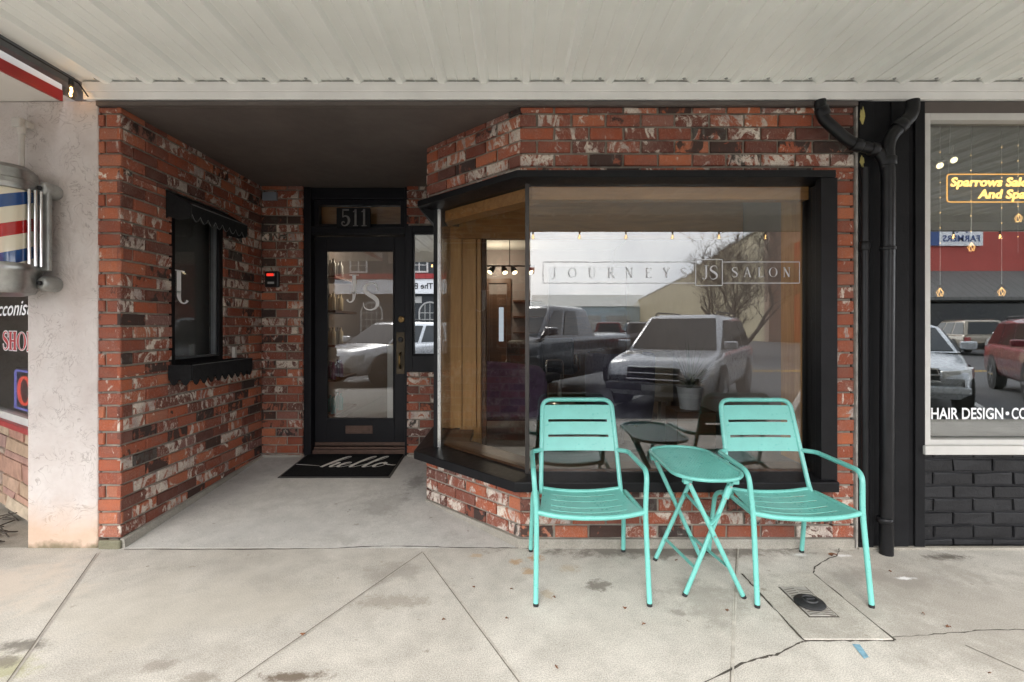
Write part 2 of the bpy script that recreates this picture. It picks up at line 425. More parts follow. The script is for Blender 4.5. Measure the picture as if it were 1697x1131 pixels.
stn = [(-2.05, -1.02, .30, .10, (.30, .30, .13), .55, 5), (-2.55, -.45, .45, .30, (.62, .53, .44), .6, 4), (-1.97, -.88, .12, .05, (.12, .11, .09), .8, 9),
       (-1.95, -.98, .08, .04, (.15, .13, .11), .7, 9), (-1.15, -1.07, .10, .04, (.17, .14, .11), .5, 18), (-1.35, -1.0, .08, .04, (.17, .14, .11), .45, 18),
       (-.80, -1.06, .14, .035, (.12, .09, .065), .9, 18), (-.62, -.28, .20, .12, (.20, .18, .155), .40, 9), (-.56, -.56, .22, .07, (.20, .17, .13), .45, 18),
       (.02, -.17, .045, .04, (.42, .24, .10), .65, 26), (.13, -.13, .05, .04, (.40, .20, .07), .7, 26), (.09, -.28, .045, .045, (.42, .25, .11), .65, 26), (-.2, -.10, .05, .03, (.45, .30, .16), .5, 26),
       (.30, -.25, .07, .05, (.40, .30, .19), .45, 26), (.17, -.50, .04, .05, (.38, .28, .17), .45, 26), (.43, -.42, .08, .06, (.13, .11, .09), .75, 26),
       (.75, -.65, .05, .03, (.16, .14, .12), .55, 26), (.90, -.55, .22, .20, (.24, .22, .19), .45, 7), (2.42, -.12, .13, .05, (.10, .085, .07), .9, 12), (1.9, -.35, .5, .12, (.22, .20, .18), .35, 6),
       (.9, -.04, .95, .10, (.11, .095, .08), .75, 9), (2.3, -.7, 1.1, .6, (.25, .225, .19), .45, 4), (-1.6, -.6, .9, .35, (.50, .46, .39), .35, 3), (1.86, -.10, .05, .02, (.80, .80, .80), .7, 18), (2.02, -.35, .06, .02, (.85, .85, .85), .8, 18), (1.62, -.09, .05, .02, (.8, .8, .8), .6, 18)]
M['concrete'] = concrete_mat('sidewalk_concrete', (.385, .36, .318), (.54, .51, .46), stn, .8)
M['entry'] = concrete_mat('entry_concrete', (.40, .385, .36), (.50, .485, .455), [(-.75, 1.0, .10, .25, (.13, .12, .105), .55, 8), (-1.5, .25, .5, .2, (.44, .43, .41), .3, 4), (-.9, .6, .2, .2, (.20, .19, .17), .4, 8)], .45)
M['slab'] = concrete_mat('patch_concrete', (.37, .345, .30), (.49, .46, .41), [(1.33, -.70, .25, .35, (.20, .18, .15), .3, 9)], .7)

# ------------------------------------------------------------------ layout (metres; facade plane y=0, pavement z=0)
CAM = Vector((0, -2.88, 1.289)); SOF = 2.563
CH = .0773; Z0 = .053     # brick course and first bed

def brick_panel(mb, O, U, Nn, u0, u1, z0, z1, pitch=.2005, phase=0.0, red=0.0, endl=False, inset=0.0, brickmat=0, mortarmat=1, rough=1.0):
    """bricks laid on a lattice starting at O, clipped to u0..u1, z0..z1; U along, Nn outward"""
    O = Vector((O[0], O[1], 0)); U = Vector((U[0], U[1], 0)).normalized(); Nn = Vector((Nn[0], Nn[1], 0)).normalized()
    J = .0125; Z = Vector((0, 0, 1))
    P = lambda u, z, d: O + U*u + Z*z + Nn*d
    vs = [P(u, z, d) for d in (-.06, -.012) for z in (z0, z1) for u in (u0+.0125, u1-.0125)]
    mb.add(vs, [(0, 1, 3, 2), (4, 6, 7, 5), (0, 4, 5, 1), (2, 3, 7, 6), (0, 2, 6, 4), (1, 5, 7, 3)], mortarmat)
    k0 = int(math.floor((z0 - Z0)/CH)); k1 = int(math.ceil((z1 - Z0)/CH))
    for k in range(k0, k1+1):
        a = max(z0, Z0 + k*CH + J*.5); b = min(z1, Z0 + (k+1)*CH - J*.5)
        if b - a < .012: continue
        sh = (k % 2)*.5*pitch + phase
        i0 = int(math.floor((u0 - sh)/pitch)) - 1; i1 = int(math.ceil((u1 - sh)/pitch)) + 1
        cuts = [i*pitch + sh + random.uniform(-.002, .002) for i in range(i0, i1+2)]
        cuts = [c for c in cuts if u0 + .042 < c < u1 - .042]
        cuts = [u0 - J*.5] + cuts + [u1 + J*.5]
        for i in range(len(cuts)-1):
            l = cuts[i] + J*.5; r = cuts[i+1] - J*.5
            rr = random.random(); gg = random.random(); bb = random.random()
            if red: gg *= (1-red); bb *= .8; rr = .45 + .5*rr
            fr = random.uniform(-.0025, .003); e = .004
            jz = lambda: random.uniform(-.002, .002)*rough
            back = [P(l, a, -.02), P(r, a, -.02), P(r, b, -.02), P(l, b, -.02)]
            mid = [P(l+jz(), a+jz(), fr-e), P(r+jz(), a+jz(), fr-e), P(r+jz(), b+jz(), fr-e), P(l+jz(), b+jz(), fr-e)]
            fro = [P(l+e+jz(), a+e, fr+jz()), P(r-e+jz(), a+e, fr+jz()), P(r-e, b-e+jz(), fr+jz()), P(l+e, b-e+jz(), fr+jz())]
            fs = []
            for q in (0, 4):
                for s in range(4):
                    fs.append((q+s, q+(s+1) % 4, q+4+(s+1) % 4, q+4+s))
            fs.append((8, 9, 10, 11))
            mb.add(back+mid+fro, fs, brickmat, (rr, gg, bb))

# ================================================================== GROUND
g = MB(); g.box(-400, 400, -500, 300, -.35, -.15); g.build('street', M['asphalt'], kind='structure')
ent_slope = .104/1.62
g = MB()
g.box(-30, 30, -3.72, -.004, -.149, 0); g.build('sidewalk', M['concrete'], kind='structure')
g = MB(); g.box(-30, 30, -3.90, -3.724, -.149, .002); g.build('kerb', M['footing'], kind='structure', bevel=.02)
g = MB()
g.add([(-2.40, 0, 0), (.2, 0, 0), (.2, 1.9, 1.9*ent_slope), (-2.40, 1.9, 1.9*ent_slope), (-2.40, 0, -.14), (.2, 0, -.14), (.2, 1.9, -.14), (-2.40, 1.9, -.14)],
      [(0, 1, 2, 3), (7, 6, 5, 4), (0, 4, 5, 1), (1, 5, 6, 2), (2, 6, 7, 3), (3, 7, 4, 0)])
g.build('entry_floor', M['entry'], kind='structure')
def strip(mb, pts, w, z=.0015, jag=0, sub=1, mi=0):
    pts = [Vector((p[0], p[1], z)) for p in pts]; q = []
    for i in range(len(pts)-1):
        for k in range(sub):
            q.append(pts[i].lerp(pts[i+1], k/sub) + Vector((random.uniform(-jag, jag), random.uniform(-jag, jag), 0)))
    q.append(pts[-1]); vs = []
    for i, p in enumerate(q):
        t = (q[min(i+1, len(q)-1)] - q[max(i-1, 0)]).normalized(); n = Vector((-t.y, t.x, 0))
        ww = w*(random.uniform(.35, 1.5) if jag else 1)*.5
        vs += [p+n*ww, p-n*ww]
    mb.add(vs, [(2*i, 2*i+1, 2*i+3, 2*i+2) for i in range(len(q)-1)], mi)
def gp(px, py, z=0):   # measured ground point from the survey of the photograph
    D = 820*(1.289-z)/(py-541); return ((px-848.5)*D/820, D-2.88)
jn = MB(); jp = MB()
dA = Vector((.53, -1.02)); dB = Vector((-.5, -1.05))
def ray(p, d, L): p = Vector(p); return [p, p + d.normalized()*L]
for p, d, L in ((gp(160, 918), dA, 3.3), (gp(700, 915), dB, 3.3), (gp(700, 915), dA, 3.3), (gp(1221, 909), dB, 3.3), (gp(1600, 1070), dA, 2.6)):
    strip(jn, ray(p, d, L), .0045, .0012)
    off = Vector((-d.y, d.x)).normalized()*.008
    strip(jp, [Vector(q)+off for q in ray(p, d, L)], .006, .0016)
strip(jp, [gp(1212, 1131-25), gp(1218, 950)], .005, .0016)
jn.build('sidewalk_joint', M['joint'], kind='structure'); jp.build('sidewalk_joint_edge', M['joint_pale'], kind='structure')
ck = MB()
strip(ck, [gp(205, 911), gp(420, 911), gp(560, 909), gp(640, 905), gp(760, 908), gp(860, 909), gp(1000, 908), gp(1230, 908)], .008, .0014, .004, 10)
strip(ck, [gp(1189-60, 1150), gp(1230, 1100), gp(1270, 1088), gp(1290, 1085), gp(1320, 1068), gp(1336, 1063)], .008, .0014, .004, 6)
strip(ck, [gp(1472, 1058), gp(1550, 1052), gp(1620, 1046), gp(1697, 1044), gp(1850, 1040)], .005, .0014, .004, 6)
strip(ck, [gp(1348, 950), gp(1350, 940), gp(1372, 926), gp(1388, 921), gp(1391, 910)], .006, .0014, .004, 6)
strip(ck, [gp(1285, 905), gp(1310, 911), gp(1345, 906), gp(1390, 905)], .006, .0014, .004, 6)
ck.build('pavement_crack', M['crack'], kind='structure')
# patched square with cover
SLX0, SLX1, SLY0, SLY1 = 1.200, 1.565, -.850, -.310
s_ = MB(); s_.box(SLX0, SLX1, SLY0, SLY1, -.05, .006); s_.build('patched_pavement', M['slab'], kind='structure', bevel=.004)
ck2 = MB()
for pts in (((SLX0-.004, SLY0-.004), (SLX0-.004, SLY1+.004)), ((SLX1+.004, SLY0-.004), (SLX1+.004, SLY1+.004)), ((SLX0, SLY0-.004), (SLX1, SLY0-.004)),):
    strip(ck2, pts, .009, .0022, .003, 16)
ck2.build('patch_seam', M['crack'], kind='structure')
t = thing('meter_cover', 'rectangular ribbed metal meter cover set in the patched pavement', 'meter cover', (1.377, -.573, .006))
c = MB(); c.box(1.309, 1.445, -.700, -.446, .0052, .0068); c.build('rim_gap', M['crack'], t)
c = MB(); c.box(1.316, 1.438, -.693, -.453, .0069, .0105); c.build('plate', M['cover'], t, bevel=.001)
c = MB()
for i in range(13):
    for k in (0, 1):
        y = -.685 + i*.0185; x0 = 1.322 + k*.058
        a = Vector((x0, y, .0103)); b = Vector((x0+.052, y+(.012 if k == 0 else -.012)+.002, .0103))
        if y+.02 < -.455: c.bar(a, b, .0055, .004)
c.build('tread', M['cover_dark'], t)
t = thing('access_cap', 'round black plastic cap with raised grip on the meter cover', 'cap', (1.372, -.600, .0105))
c = MB(); c.lathe([(0, .0), (.062, 0), (.066, .006), (.060, .013), (.034, .018), (.030, .024), (.026, .019), (0, .018)], (1.372, -.600, .0115), 36)
c.build('disc', M['rubber'], t, smooth=40)
c = MB(); c.bar((1.352, -.603, .034), (1.394, -.597, .034), .014, .012); c.build('grip', M['rubber'], t, bevel=.004)
lf = [(1362, 887+27, 'leaf_orange', .05, 'crumpled orange leaf by the foot of the black drain pipe', 1413), (0, 0, 'leaf', .035, 'dark brown leaf lying in the crack behind the utility patch', 0)]
def leaf(px, py, r, mk, label, grp=None, a=0):
    x, y = gp(px, py); mb = MB(); n = 9; vs = [(x, y, .012)]
    for k in range(n):
        an = a + 2*math.pi*k/n; rr = r*(1 if k % 2 == 0 else .55)*(1.35 if k == 0 else 1)
        vs.append((x+rr*math.cos(an), y+rr*math.sin(an)*.8, .004+.012*random.random()))
    mb.add(vs, [(0, 1+k, 1+(k+1) % n) for k in range(n)])
    tag(mb.build('fallen_leaf', M[mk], solid=.001), label, 'leaf', grp)
leaf(1413, 905, .022, 'leaf_orange', 'crumpled orange leaf by the foot of the black drain pipe')
leaf(1379, 922, .022, 'leaf', 'brown curled leaf lying in the crack behind the utility patch')
for i, (px, py) in enumerate(((918, 992), (785, 976), (848, 979), (1036, 1011), (1067, 1038), (1475, 949), (1571, 1042), (1530, 1020), (1205, 1015), (1121, 931), (502, 1055), (735, 1030), (922, 1109), (1640, 1120), (840, 1028))):
    leaf(px, py, .006+.004*random.random(), 'leaf', 'tiny dark scrap of dead leaf on the open pavement', 'leaf scraps scattered over the pavement', i)
b_ = MB(); pts = [gp(1412, 1068), gp(1425, 1069), gp(1440, 1090), gp(1432, 1093)]
b_.add([(p[0], p[1], .002) for p in pts], [(0, 1, 2, 3)]); b_.build('pavement_mark', M['chalk'], kind='structure')

# ================================================================== SALON BUILDING
shop = thing('brick_storefront', 'weathered red brick salon front with recessed entry and angled bay window', 'storefront', (0, 0, 0))
BM = [M['brick'], M['mortar']]
# left side wall with its window opening
XL = -2.278; YB = 1.62
w = MB()
WO0, WO1, WZ0, WZ1 = .435, 1.04, 1.0, 2.185
A = ((XL, 0), (0, 1), (1, 0))
ph = 0.0
brick_panel(w, *A, 0, YB, WZ1, SOF, phase=ph)
brick_panel(w, *A, 0, WO0, WZ0, WZ1, phase=ph)
brick_panel(w, *A, WO1, YB, WZ0, WZ1, phase=ph)
brick_panel(w, *A, 0, YB, .053, WZ0, phase=ph)
w.build('side_wall', BM, shop, rnd=True)
w = MB()   # pillar face towards the street
brick_panel(w, (-2.410, 0), (1, 0), (0, -1), 0, .132, .053, SOF, pitch=.2, phase=-.058, red=.45)
w.build('pillar', BM, shop, rnd=True)
w = MB(); w.box(-2.40, XL-.0615, .062, WO0, -.1, SOF); w.box(-2.40, XL-.0615, WO1, 1.75, -.1, SOF); w.box(-2.40, XL-.0615, WO0, WO1, -.1, WZ0); w.box(-2.40, XL-.0615, WO0, WO1, WZ1, SOF); w.build('pillar_core', M['mortar'], shop)
f = MB()
f.add([(XL, -.002, 0), (XL+.028, -.002, 0), (XL+.028, YB, YB*ent_slope), (XL, YB, YB*ent_slope), (XL, -.002, .053), (XL+.022, -.002, .05), (XL+.022, YB, .12), (XL, YB, .12)],
      [(0, 1, 5, 4), (1, 2, 6, 5), (4, 5, 6, 7)])
f.build('wall_footing', M['footing'], shop)
f = MB(); f.box(-2.395, XL+.012, -.022, .0, -.02, .05); f.build('pillar_footing', M['moss'], shop, bevel=.012)
# back wall
w = MB(); brick_panel(w, (XL, YB), (1, 0), (0, -1), 0, .375, .10, SOF, phase=.03)
brick_panel(w, (XL+.375, YB), (0, 1), (1, 0), 0, .10, .10, SOF, phase=.1)
brick_panel(w, (XL, YB), (1, 0), (0, -1), 1.322, 1.72, 2.205, SOF, phase=.03)
brick_panel(w, (XL, YB), (1, 0), (0, -1), 1.322, 1.72, .10, .870, phase=.03)
w.build('back_wall', BM, shop, rnd=True)
f = MB(); f.box(XL+.02, XL+.372, YB-.02, YB+.0, .06, .122); f.build('back_footing', M['footing'], shop); f = MB(); f.box(-.952, -.62, YB-.02, YB, .07, .125); f.build('back_footing', M['footing'], shop)
# bay: angled face, front face
AX, AY = .047, 0.0; LB = .93; BX, BY = AX-LB*math.sqrt(.5), AY+LB*math.sqrt(.5)
HZ = 2.188
sq = math.sqrt(.5)
w = MB()
brick_panel(w, (AX, AY), (-sq, sq), (-sq, -sq), 0, LB, HZ, SOF, phase=.1)
brick_panel(w, (AX, AY), (1, 0), (0, -1), 0, 1.943, HZ, SOF, phase=0)
w.build('bay_header', BM, shop, rnd=True)
w = MB(); brick_panel(w, (AX, AY), (1, 0), (0, -1), 1.82, 1.943, .053, HZ, phase=0, red=.3); w.build('bay_pier', BM, shop, rnd=True)
w = MB()
brick_panel(w, (AX, AY), (-sq, sq), (-sq, -sq), 0, LB, .053, .36, phase=.1)
brick_panel(w, (AX, AY), (1, 0), (0, -1), 0, 1.82, .053, .36, phase=0)
brick_panel(w, (BX, BY), (0, 1), (-1, 0), 0, YB-BY, .10, .36, phase=.05)
w.build('bay_base', BM, shop, rnd=True)
w = MB(); brick_panel(w, (BX, BY), (0, 1), (-1, 0), 0, YB-BY, HZ, SOF, phase=.05); w.build('bay_side_header', BM, shop, rnd=True)
f = MB()
o1 = .012
fp = [(AX+1.943, -o1), (AX-.005, -o1), (BX-.01, BY-.008), (BX-.01, YB), (BX+.2, YB), (BX+.2, BY+.15), (AX+.15, .2), (AX+1.943, .2)]
f.prism(fp, -.05, .053, lambda u, v, h: (u, v, h)); f.build('bay_footing', M['footing'], shop, bevel=.006)
# roof slabs / upper wall
f = MB(); f.box(-2.43, 2.0, .07, 7.2, 2.90, 5.5); f.box(-2.43, 2.0, .0, .07, 2.60, 5.5); f.build('upper_wall', M['black_flat'], shop)
# soffit of the recess (with the small trim along its street edge)
f = MB()
f.prism([(XL-.01, .02), (AX+.03, .02), (BX+.03, BY+.02), (BX+.03, 1.9), (XL-.01, 1.9)], SOF, 2.62, lambda u, v, h: (u, v, h)); f.build('soffit', M['soffit'], shop)
f = MB(); f.box(-2.405, 2.0, -.022, .0195, SOF+.002, 2.592); f.build('soffit_trim', M['soffit'], shop)

# ---- bay window
win = None
SZ = .405
def off_poly(e):     # outline of sill / header, e = how far in front of brick
    k = e*math.tan(R(22.5))
    return [(1.855, -e), (AX-k, -e), (BX-e*sq*1.0-.03, BY-e*sq+.03-.0), (BX-e*sq-.03, YB-.01)]
def ring(mb, e, zo0, zo1, depth_in, zi0=None, zi1=None):
    o = off_poly(e); i = [(o[0][0], depth_in), (AX+.16, depth_in), (BX+.17+.0, BY+.07+.12), (BX+.17, YB-.01)]
    zi0 = zo0 if zi0 is None else zi0; zi1 = zo1 if zi1 is None else zi1
    vs = []
    for k in range(4):
        vs += [(*o[k], zo0), (*o[k], zo1), (*i[k], zi0), (*i[k], zi1)]
    fs = []
    for k in range(3):
        a = 4*k; b = a+4
        fs += [(a, b, b+1, a+1), (a+1, b+1, b+3, a+3), (a+3, b+3, b+2, a+2), (a+2, b+2, b, a)]
    fs += [(0, 1, 3, 2), (12, 14, 15, 13)]
    mb.add(vs, fs)
bw = bpy.data.objects.new('bay_window', None); COL.objects.link(bw); bw.parent = shop
s_ = MB(); ring(s_, .08, .347, SZ, .16, .347, .432); s_.build('sill', M['black'], bw, bevel=.005)
s_ = MB(); ring(s_, .05, 2.143, HZ-.004, .16, 2.118, HZ-.004); s_.build('head_frame', M['black'], bw, bevel=.004)
s_ = MB(); s_.box(1.772, 1.866, -.045, .012, .385, 2.1415); s_.box(1.782, 1.862, .0125, .16, .42, 2.118); s_.build('jamb', M['black'], bw, bevel=.003)
GX0, GY = .091, .06
GLX, GLY = -.517, .70
g = MB(); g.box(GX0+.012, 1.781, GY-.003, GY+.003, .42, 2.13); g.build('pane', M['glass'], bw)
d = Vector((GLX-GX0, GLY-GY, 0)).normalized(); n_ = Vector((-d.y, d.x, 0))
g = MB(); p0 = Vector((GX0, GY, 0))+d*.014; p1 = Vector((GLX, GLY, 0))-d*.012
vs = [p+n_*s+Vector((0, 0, z)) for z in (.42, 2.13) for s in (-.003, .003) for p in (p0, p1)]
g.add(vs, [(0, 1, 3, 2), (4, 6, 7, 5), (0, 4, 5, 1), (2, 3, 7, 6), (0, 2, 6, 4), (1, 5, 7, 3)]); g.build('pane', M['glass'], bw)
g = MB(); g.box(GLX-.003, GLX+.003, GLY+.02, 1.58, .42, 2.13); g.build('pane', M['glass'], bw)
mm = MB(); mm.box(GX0-.013, GX0+.011, GY-.013, GY+.012, .415, 2.135); mm.build('mullion', M['mullion_bronze'], bw, bevel=.002)
mm = MB(); mm.box(GLX-.019, GLX+.004, GLY-.016, GLY+.012, .415, 2.135); mm.build('mullion', M['steel'], bw, bevel=.002)
mm = MB(); mm.box(GLX-.05, GLX-.0195, GLY-.004, GLY+.03, .415, 2.135); mm.build('corner_post', M['black'], bw)
br = MB(); br.prism([(0, 0), (.12, 0), (.12, -.13)], 0, .03, lambda u, v, h: (BX-.055+u, BY+.06+h, 2.14+v)); br.build('bracket', M['black_flat'], bw)
# interior timber lining
ww = MB(); ww.box(1.783, 1.86, .165, .40, .44, 2.15); ww.build('lining_board', M['oak'], bw)
ww = MB(); ring2 = [(1.78, .075), (GX0+.02, .075), (GLX+.02, .72), (GLX+.02, 1.2), (GLX+.2, 1.2), (GLX+.2, .82), (.19, .24), (1.78, .24)]
ww.prism(ring2, .395, .436, lambda u, v, h: (u, v, h)); ww.build('stool_board', M['walnut'], bw)
ww = MB(); ww.prism([(1.78, .09), (GX0+.03, .09), (GLX+.03, .72), (GLX+.03, .9), (.20, .16), (1.78, .16)], 2.05, 2.14, lambda u, v, h: (u, v, h)); ww.build('head_board', M['oak_x'], bw)
# lettering on the bay glass is added further down

# ---- door
YD = 1.74
door = bpy.data.objects.new('entry_door', None); COL.objects.link(door); door.parent = shop
def frame(mb, x0, x1, y0, y1, z0, z1, wl, wr, wb, wt):
    mb.box(x0, x0+wl, y0, y1, z0, z1); mb.box(x1-wr, x1, y0, y1, z0, z1)
    mb.box(x0+wl, x1-wr, y0, y1, z1-wt, z1)
    if wb: mb.box(x0+wl, x1-wr, y0, y1, z0, z0+wb)
DX0, DX1 = -1.834, -.985
df = MB(); df.box(-1.905, DX0-.004, YD-.10, YD+.06, .10, SOF-.003); df.box(DX1+.004, -.935, YD-.10, YD+.06, .10, SOF-.003)
df.box(DX0-.0035, DX1+.0035, YD-.08, YD+.06, 2.128, 2.205); df.box(DX0-.0035, DX1+.0035, YD-.08, YD+.06, 2.455, SOF-.003)
df.build('door_frame', M['door_black'], shop, bevel=.004)
mo = MB(); mo.box(DX0-.0, DX1+.0, YD-.095, YD-.081, 2.135, 2.150); mo.box(DX0, DX1, YD-.10, YD-.081, 2.19, 2.203); mo.build('door_moulding', M['door_black'], shop, bevel=.003)
lf_ = MB(); frame(lf_, DX0, DX1, YD-.022, YD+.022, .178, 2.122, .108, .108, .245, .128); lf_.build('leaf', M['door_black'], door, bevel=.003)
lb = MB(); frame(lb, DX0+.1085, DX1-.1085, YD-.028, YD-.005, .4235, 1.9935, .012, .012, .012, .012); lb.build('glass_bead', M['door_black'], door, bevel=.003)
g = MB(); g.box(DX0+.109, DX1-.109, YD-.003, YD+.003, .424, 1.993); g.build('pane', M['glass_door'], door)
kp = MB(); kp.box(DX0+.004, DX1-.004, YD-.028, YD-.0225, .182, .212); kp.build('kick_strip', M['bronze'], door, bevel=.002)
th = MB(); th.box(DX0-.002, DX1+.002, YD-.07, YD+.05, .10, .150); th.box(DX0, DX1, YD-.045, YD+.04, .1505, .172); th.build('threshold', M['bronze'], shop, bevel=.004)
ms = MB(); ms.box(-1.545, -1.293, YD-.030, YD-.0225, .292, .366); ms.build('mail_slot', M['bronze'], door, bevel=.003)
ms = MB(); ms.box(-1.515, -1.323, YD-.036, YD-.0305, .312, .348); ms.build('mail_flap', M['bronze'], door, bevel=.004)
kz = YD-.0225
hp = MB(); hp.box(-1.072, -.997, kz-.006, kz, .845, 1.233); hp.build('handle_plate', M['plate_dark'], door, bevel=.002)
hp = MB(); hp.tube(fillet([(-1.035, kz-.006, 1.04), (-1.035, kz-.05, 1.03), (-1.035, kz-.055, .93), (-1.035, kz-.006, .90)], .03), .010, 10); hp.build('pull_handle', M['brass'], door, smooth=50)
hp = MB(); hp.lathe([(0, -.014), (.022, -.012), (.026, 0)], (-1.035, kz-.006, 1.165), 20, 'y'); hp.build('cylinder_lock', M['rubber'], door, smooth=40)
hp = MB(); hp.lathe([(0, -.016), (.016, -.016), (.028, -.012), (.032, 0)], (-1.028, kz, 1.352), 24, 'y'); hp.build('deadbolt', M['brass'], door, smooth=40)
# transom
tw = MB(); frame(tw, DX0+.001, DX1-.001, YD-.045, YD+.03, 2.206, 2.454, .045, .045, .028, .045); tw.build('transom_frame', M['door_black'], shop, bevel=.003)
g = MB(); g.box(DX0+.046, DX1-.046, YD-.003, YD+.003, 2.234, 2.41); g.build('transom_pane', M['glass_door'], shop)
g = MB(); g.box(DX0-.03, DX1+.03, YD+.10, YD+.115, 2.19, 2.46); g.build('transom_blind', M['oak_x'], shop)
pl = MB(); pl.box(-1.595, -1.290, YD-.125, YD-.101, 2.185, 2.365); pl.build('number_plate', M['black_flat'], shop, bevel=.003)

# sidelight
sl = bpy.data.objects.new('side_light', None); COL.objects.link(sl); sl.parent = shop
f = MB(); frame(f, -.934, -.56, YB-.012, YB+.05, .875, 2.20, .03, .02, .15, .06); f.build('frame', M['door_black'], sl, bevel=.003)
f = MB(); frame(f, -.903, -.581, YB+.0, YB+.05, 1.026, 2.139, .012, .012, .012, .012); f.build('bead', M['door_black'], sl, bevel=.002)
g = MB(); g.box(-.89, -.594, YB+.026, YB+.032, 1.039, 2.126); g.build('pane', M['glass_mirror'], sl)

# side window in the left wall
sw_ = bpy.data.objects.new('side_window', None); COL.objects.link(sw_); sw_.parent = shop
f = MB()
X0, X1 = XL-.09, XL-.012
for (y0, y1, z0, z1) in ((WO0, WO0+.05, WZ0, WZ1), (WO1-.05, WO1, WZ0, WZ1), (WO0+.05, WO1-.05, WZ1-.05, WZ1), (WO0+.05, WO1-.05, WZ0, WZ0+.06)):
    f.box(X0, X1, y0, y1, z0, z1)
f.build('frame', M['black'], sw_, bevel=.003)
f = MB()
for (y0, y1, z0, z1) in ((WO0+.051, WO0+.065, WZ0+.061, WZ1-.051), (WO1-.065, WO1-.051, WZ0+.061, WZ1-.051), (WO0+.0655, WO1-.0655, WZ0+.061, WZ0+.075)):
    f.box(XL-.07, XL-.03, y0, y1, z0, z1)
f.build('bead', M['channel'], sw_)
g = MB(); g.box(XL-.055, XL-.050, WO0+.066, WO1-.066, WZ0+.076, WZ1-.052); g.build('pane', M['glass'], sw_)
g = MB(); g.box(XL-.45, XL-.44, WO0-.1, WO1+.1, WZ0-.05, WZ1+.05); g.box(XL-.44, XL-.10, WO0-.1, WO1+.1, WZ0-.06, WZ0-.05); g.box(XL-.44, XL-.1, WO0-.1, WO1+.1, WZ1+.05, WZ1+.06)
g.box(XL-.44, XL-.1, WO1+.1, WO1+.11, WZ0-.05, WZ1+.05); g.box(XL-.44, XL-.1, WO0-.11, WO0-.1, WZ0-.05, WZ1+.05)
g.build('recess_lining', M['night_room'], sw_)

# awning and window box (each hangs on the wall: things of their own)
def scallop(y0, y1, z, drop, n, f, mb, th=.006):
    poly = [(y0, z)]
    for i in range(n):
        for k in range(7):
            t_ = k/6; yy = y0 + (y1-y0)*(i+t_)/n
            poly.append((yy, z - drop*(.62 + .38*math.sin(math.pi*t_))))
    edge = [f(u, v, -.002) for u, v in poly[1:]]
    poly.append((y1, z)); poly = poly[::-1]
    mb.prism(poly, 0, th, f)
    mb.pip = edge
t = thing('window_awning', 'small black scalloped canvas awning over the side window', 'awning', (XL, .72, 2.1))
a = MB(); XA = XL+.172; Y0, Y1 = .375, 1.06
a.add([(XL+.004, Y0, 2.185), (XL+.004, Y1, 2.185), (XA, Y1, 2.09), (XA, Y0, 2.09), (XL+.004, Y0, 2.178), (XL+.004, Y1, 2.178), (XA-.004, Y1, 2.082), (XA-.004, Y0, 2.082)],
      [(0, 3, 2, 1), (4, 5, 6, 7), (0, 1, 5, 4), (3, 7, 6, 2), (1, 2, 6, 5), (0, 4, 7, 3)]); a.build('canopy', M['awning'], t)
a = MB(); scallop(Y0, Y1, 2.089, .105, 8, lambda u, v, h: (XA-h, u, v), a); vl = a.build('valance', M['awning'], t); MB().tube(a.pip, .0022, 5).build('piping', M['piping'], vl); MB().tube([(XA, Y0, 2.091), (XA, Y1, 2.091)], .004, 6).build('piping', M['piping'], vl)
for yy in (Y0-.004, Y1-.001):
    a = MB(); a.prism([(XL+.004, 2.183), (XA-.007, 2.088), (XA-.007, 2.0), (XL+.10, 1.985), (XL+.02, 2.01), (XL+.004, 2.0)], 0, .005, lambda u, v, h: (u, yy+h, v)); a.build('side_panel', M['awning'], t)
a = MB(); a.tube([(XL+.01, Y0-.01, 2.187), (XL+.01, Y1+.01, 2.187)], .006, 8); a.build('rod', M['steel'], t, smooth=60)
t = thing('window_box', 'black box with scalloped canvas skirt under the side window', 'window box', (XL, .77, .97))
XA = XL+.165; Y0, Y1 = .395, 1.15
a = MB(); a.box(XL+.003, XL+.02, Y0, Y1, .93, 1.03); a.box(XA-.02, XA-.008, Y0, Y1, .93, 1.028); a.box(XL+.02, XA-.02, Y0, Y0+.012, .93, 1.028); a.box(XL+.02, XA-.02, Y1-.012, Y1, .93, 1.028); a.box(XL+.02, XA-.02, Y0+.012, Y1-.012, .93, .945)
a.build('trough', M['awning'], t)
a = MB(); scallop(Y0, Y1, 1.031, .135, 9, lambda u, v, h: (XA-h, u, v), a); vl = a.build('skirt', M['awning'], t); MB().tube([(XA, Y0, 1.031), (XA, Y1, 1.031)], .0025, 5).build('piping', M['piping'], vl)
a = MB(); scallop(XL+.006, XA-.008, 1.031, .135, 2, lambda u, v, h: (u, Y0-.007+h, v), a); a.build('side_skirt', M['awning'], t); a = MB(); scallop(XL+.006, XA-.008, 1.031, .135, 2, lambda u, v, h: (u, Y1+.001+h, v), a); a.build('side_skirt', M['awning'], t)
t = thing('conduit_box', 'tiny grey metal bracket on the bricks above the window box', 'bracket', (XL, 1.18, 1.08))
a = MB(); a.box(XL+.003, XL+.03, 1.135, 1.165, 1.035, 1.12); a.build('plate', M['conduit'], t, bevel=.003)

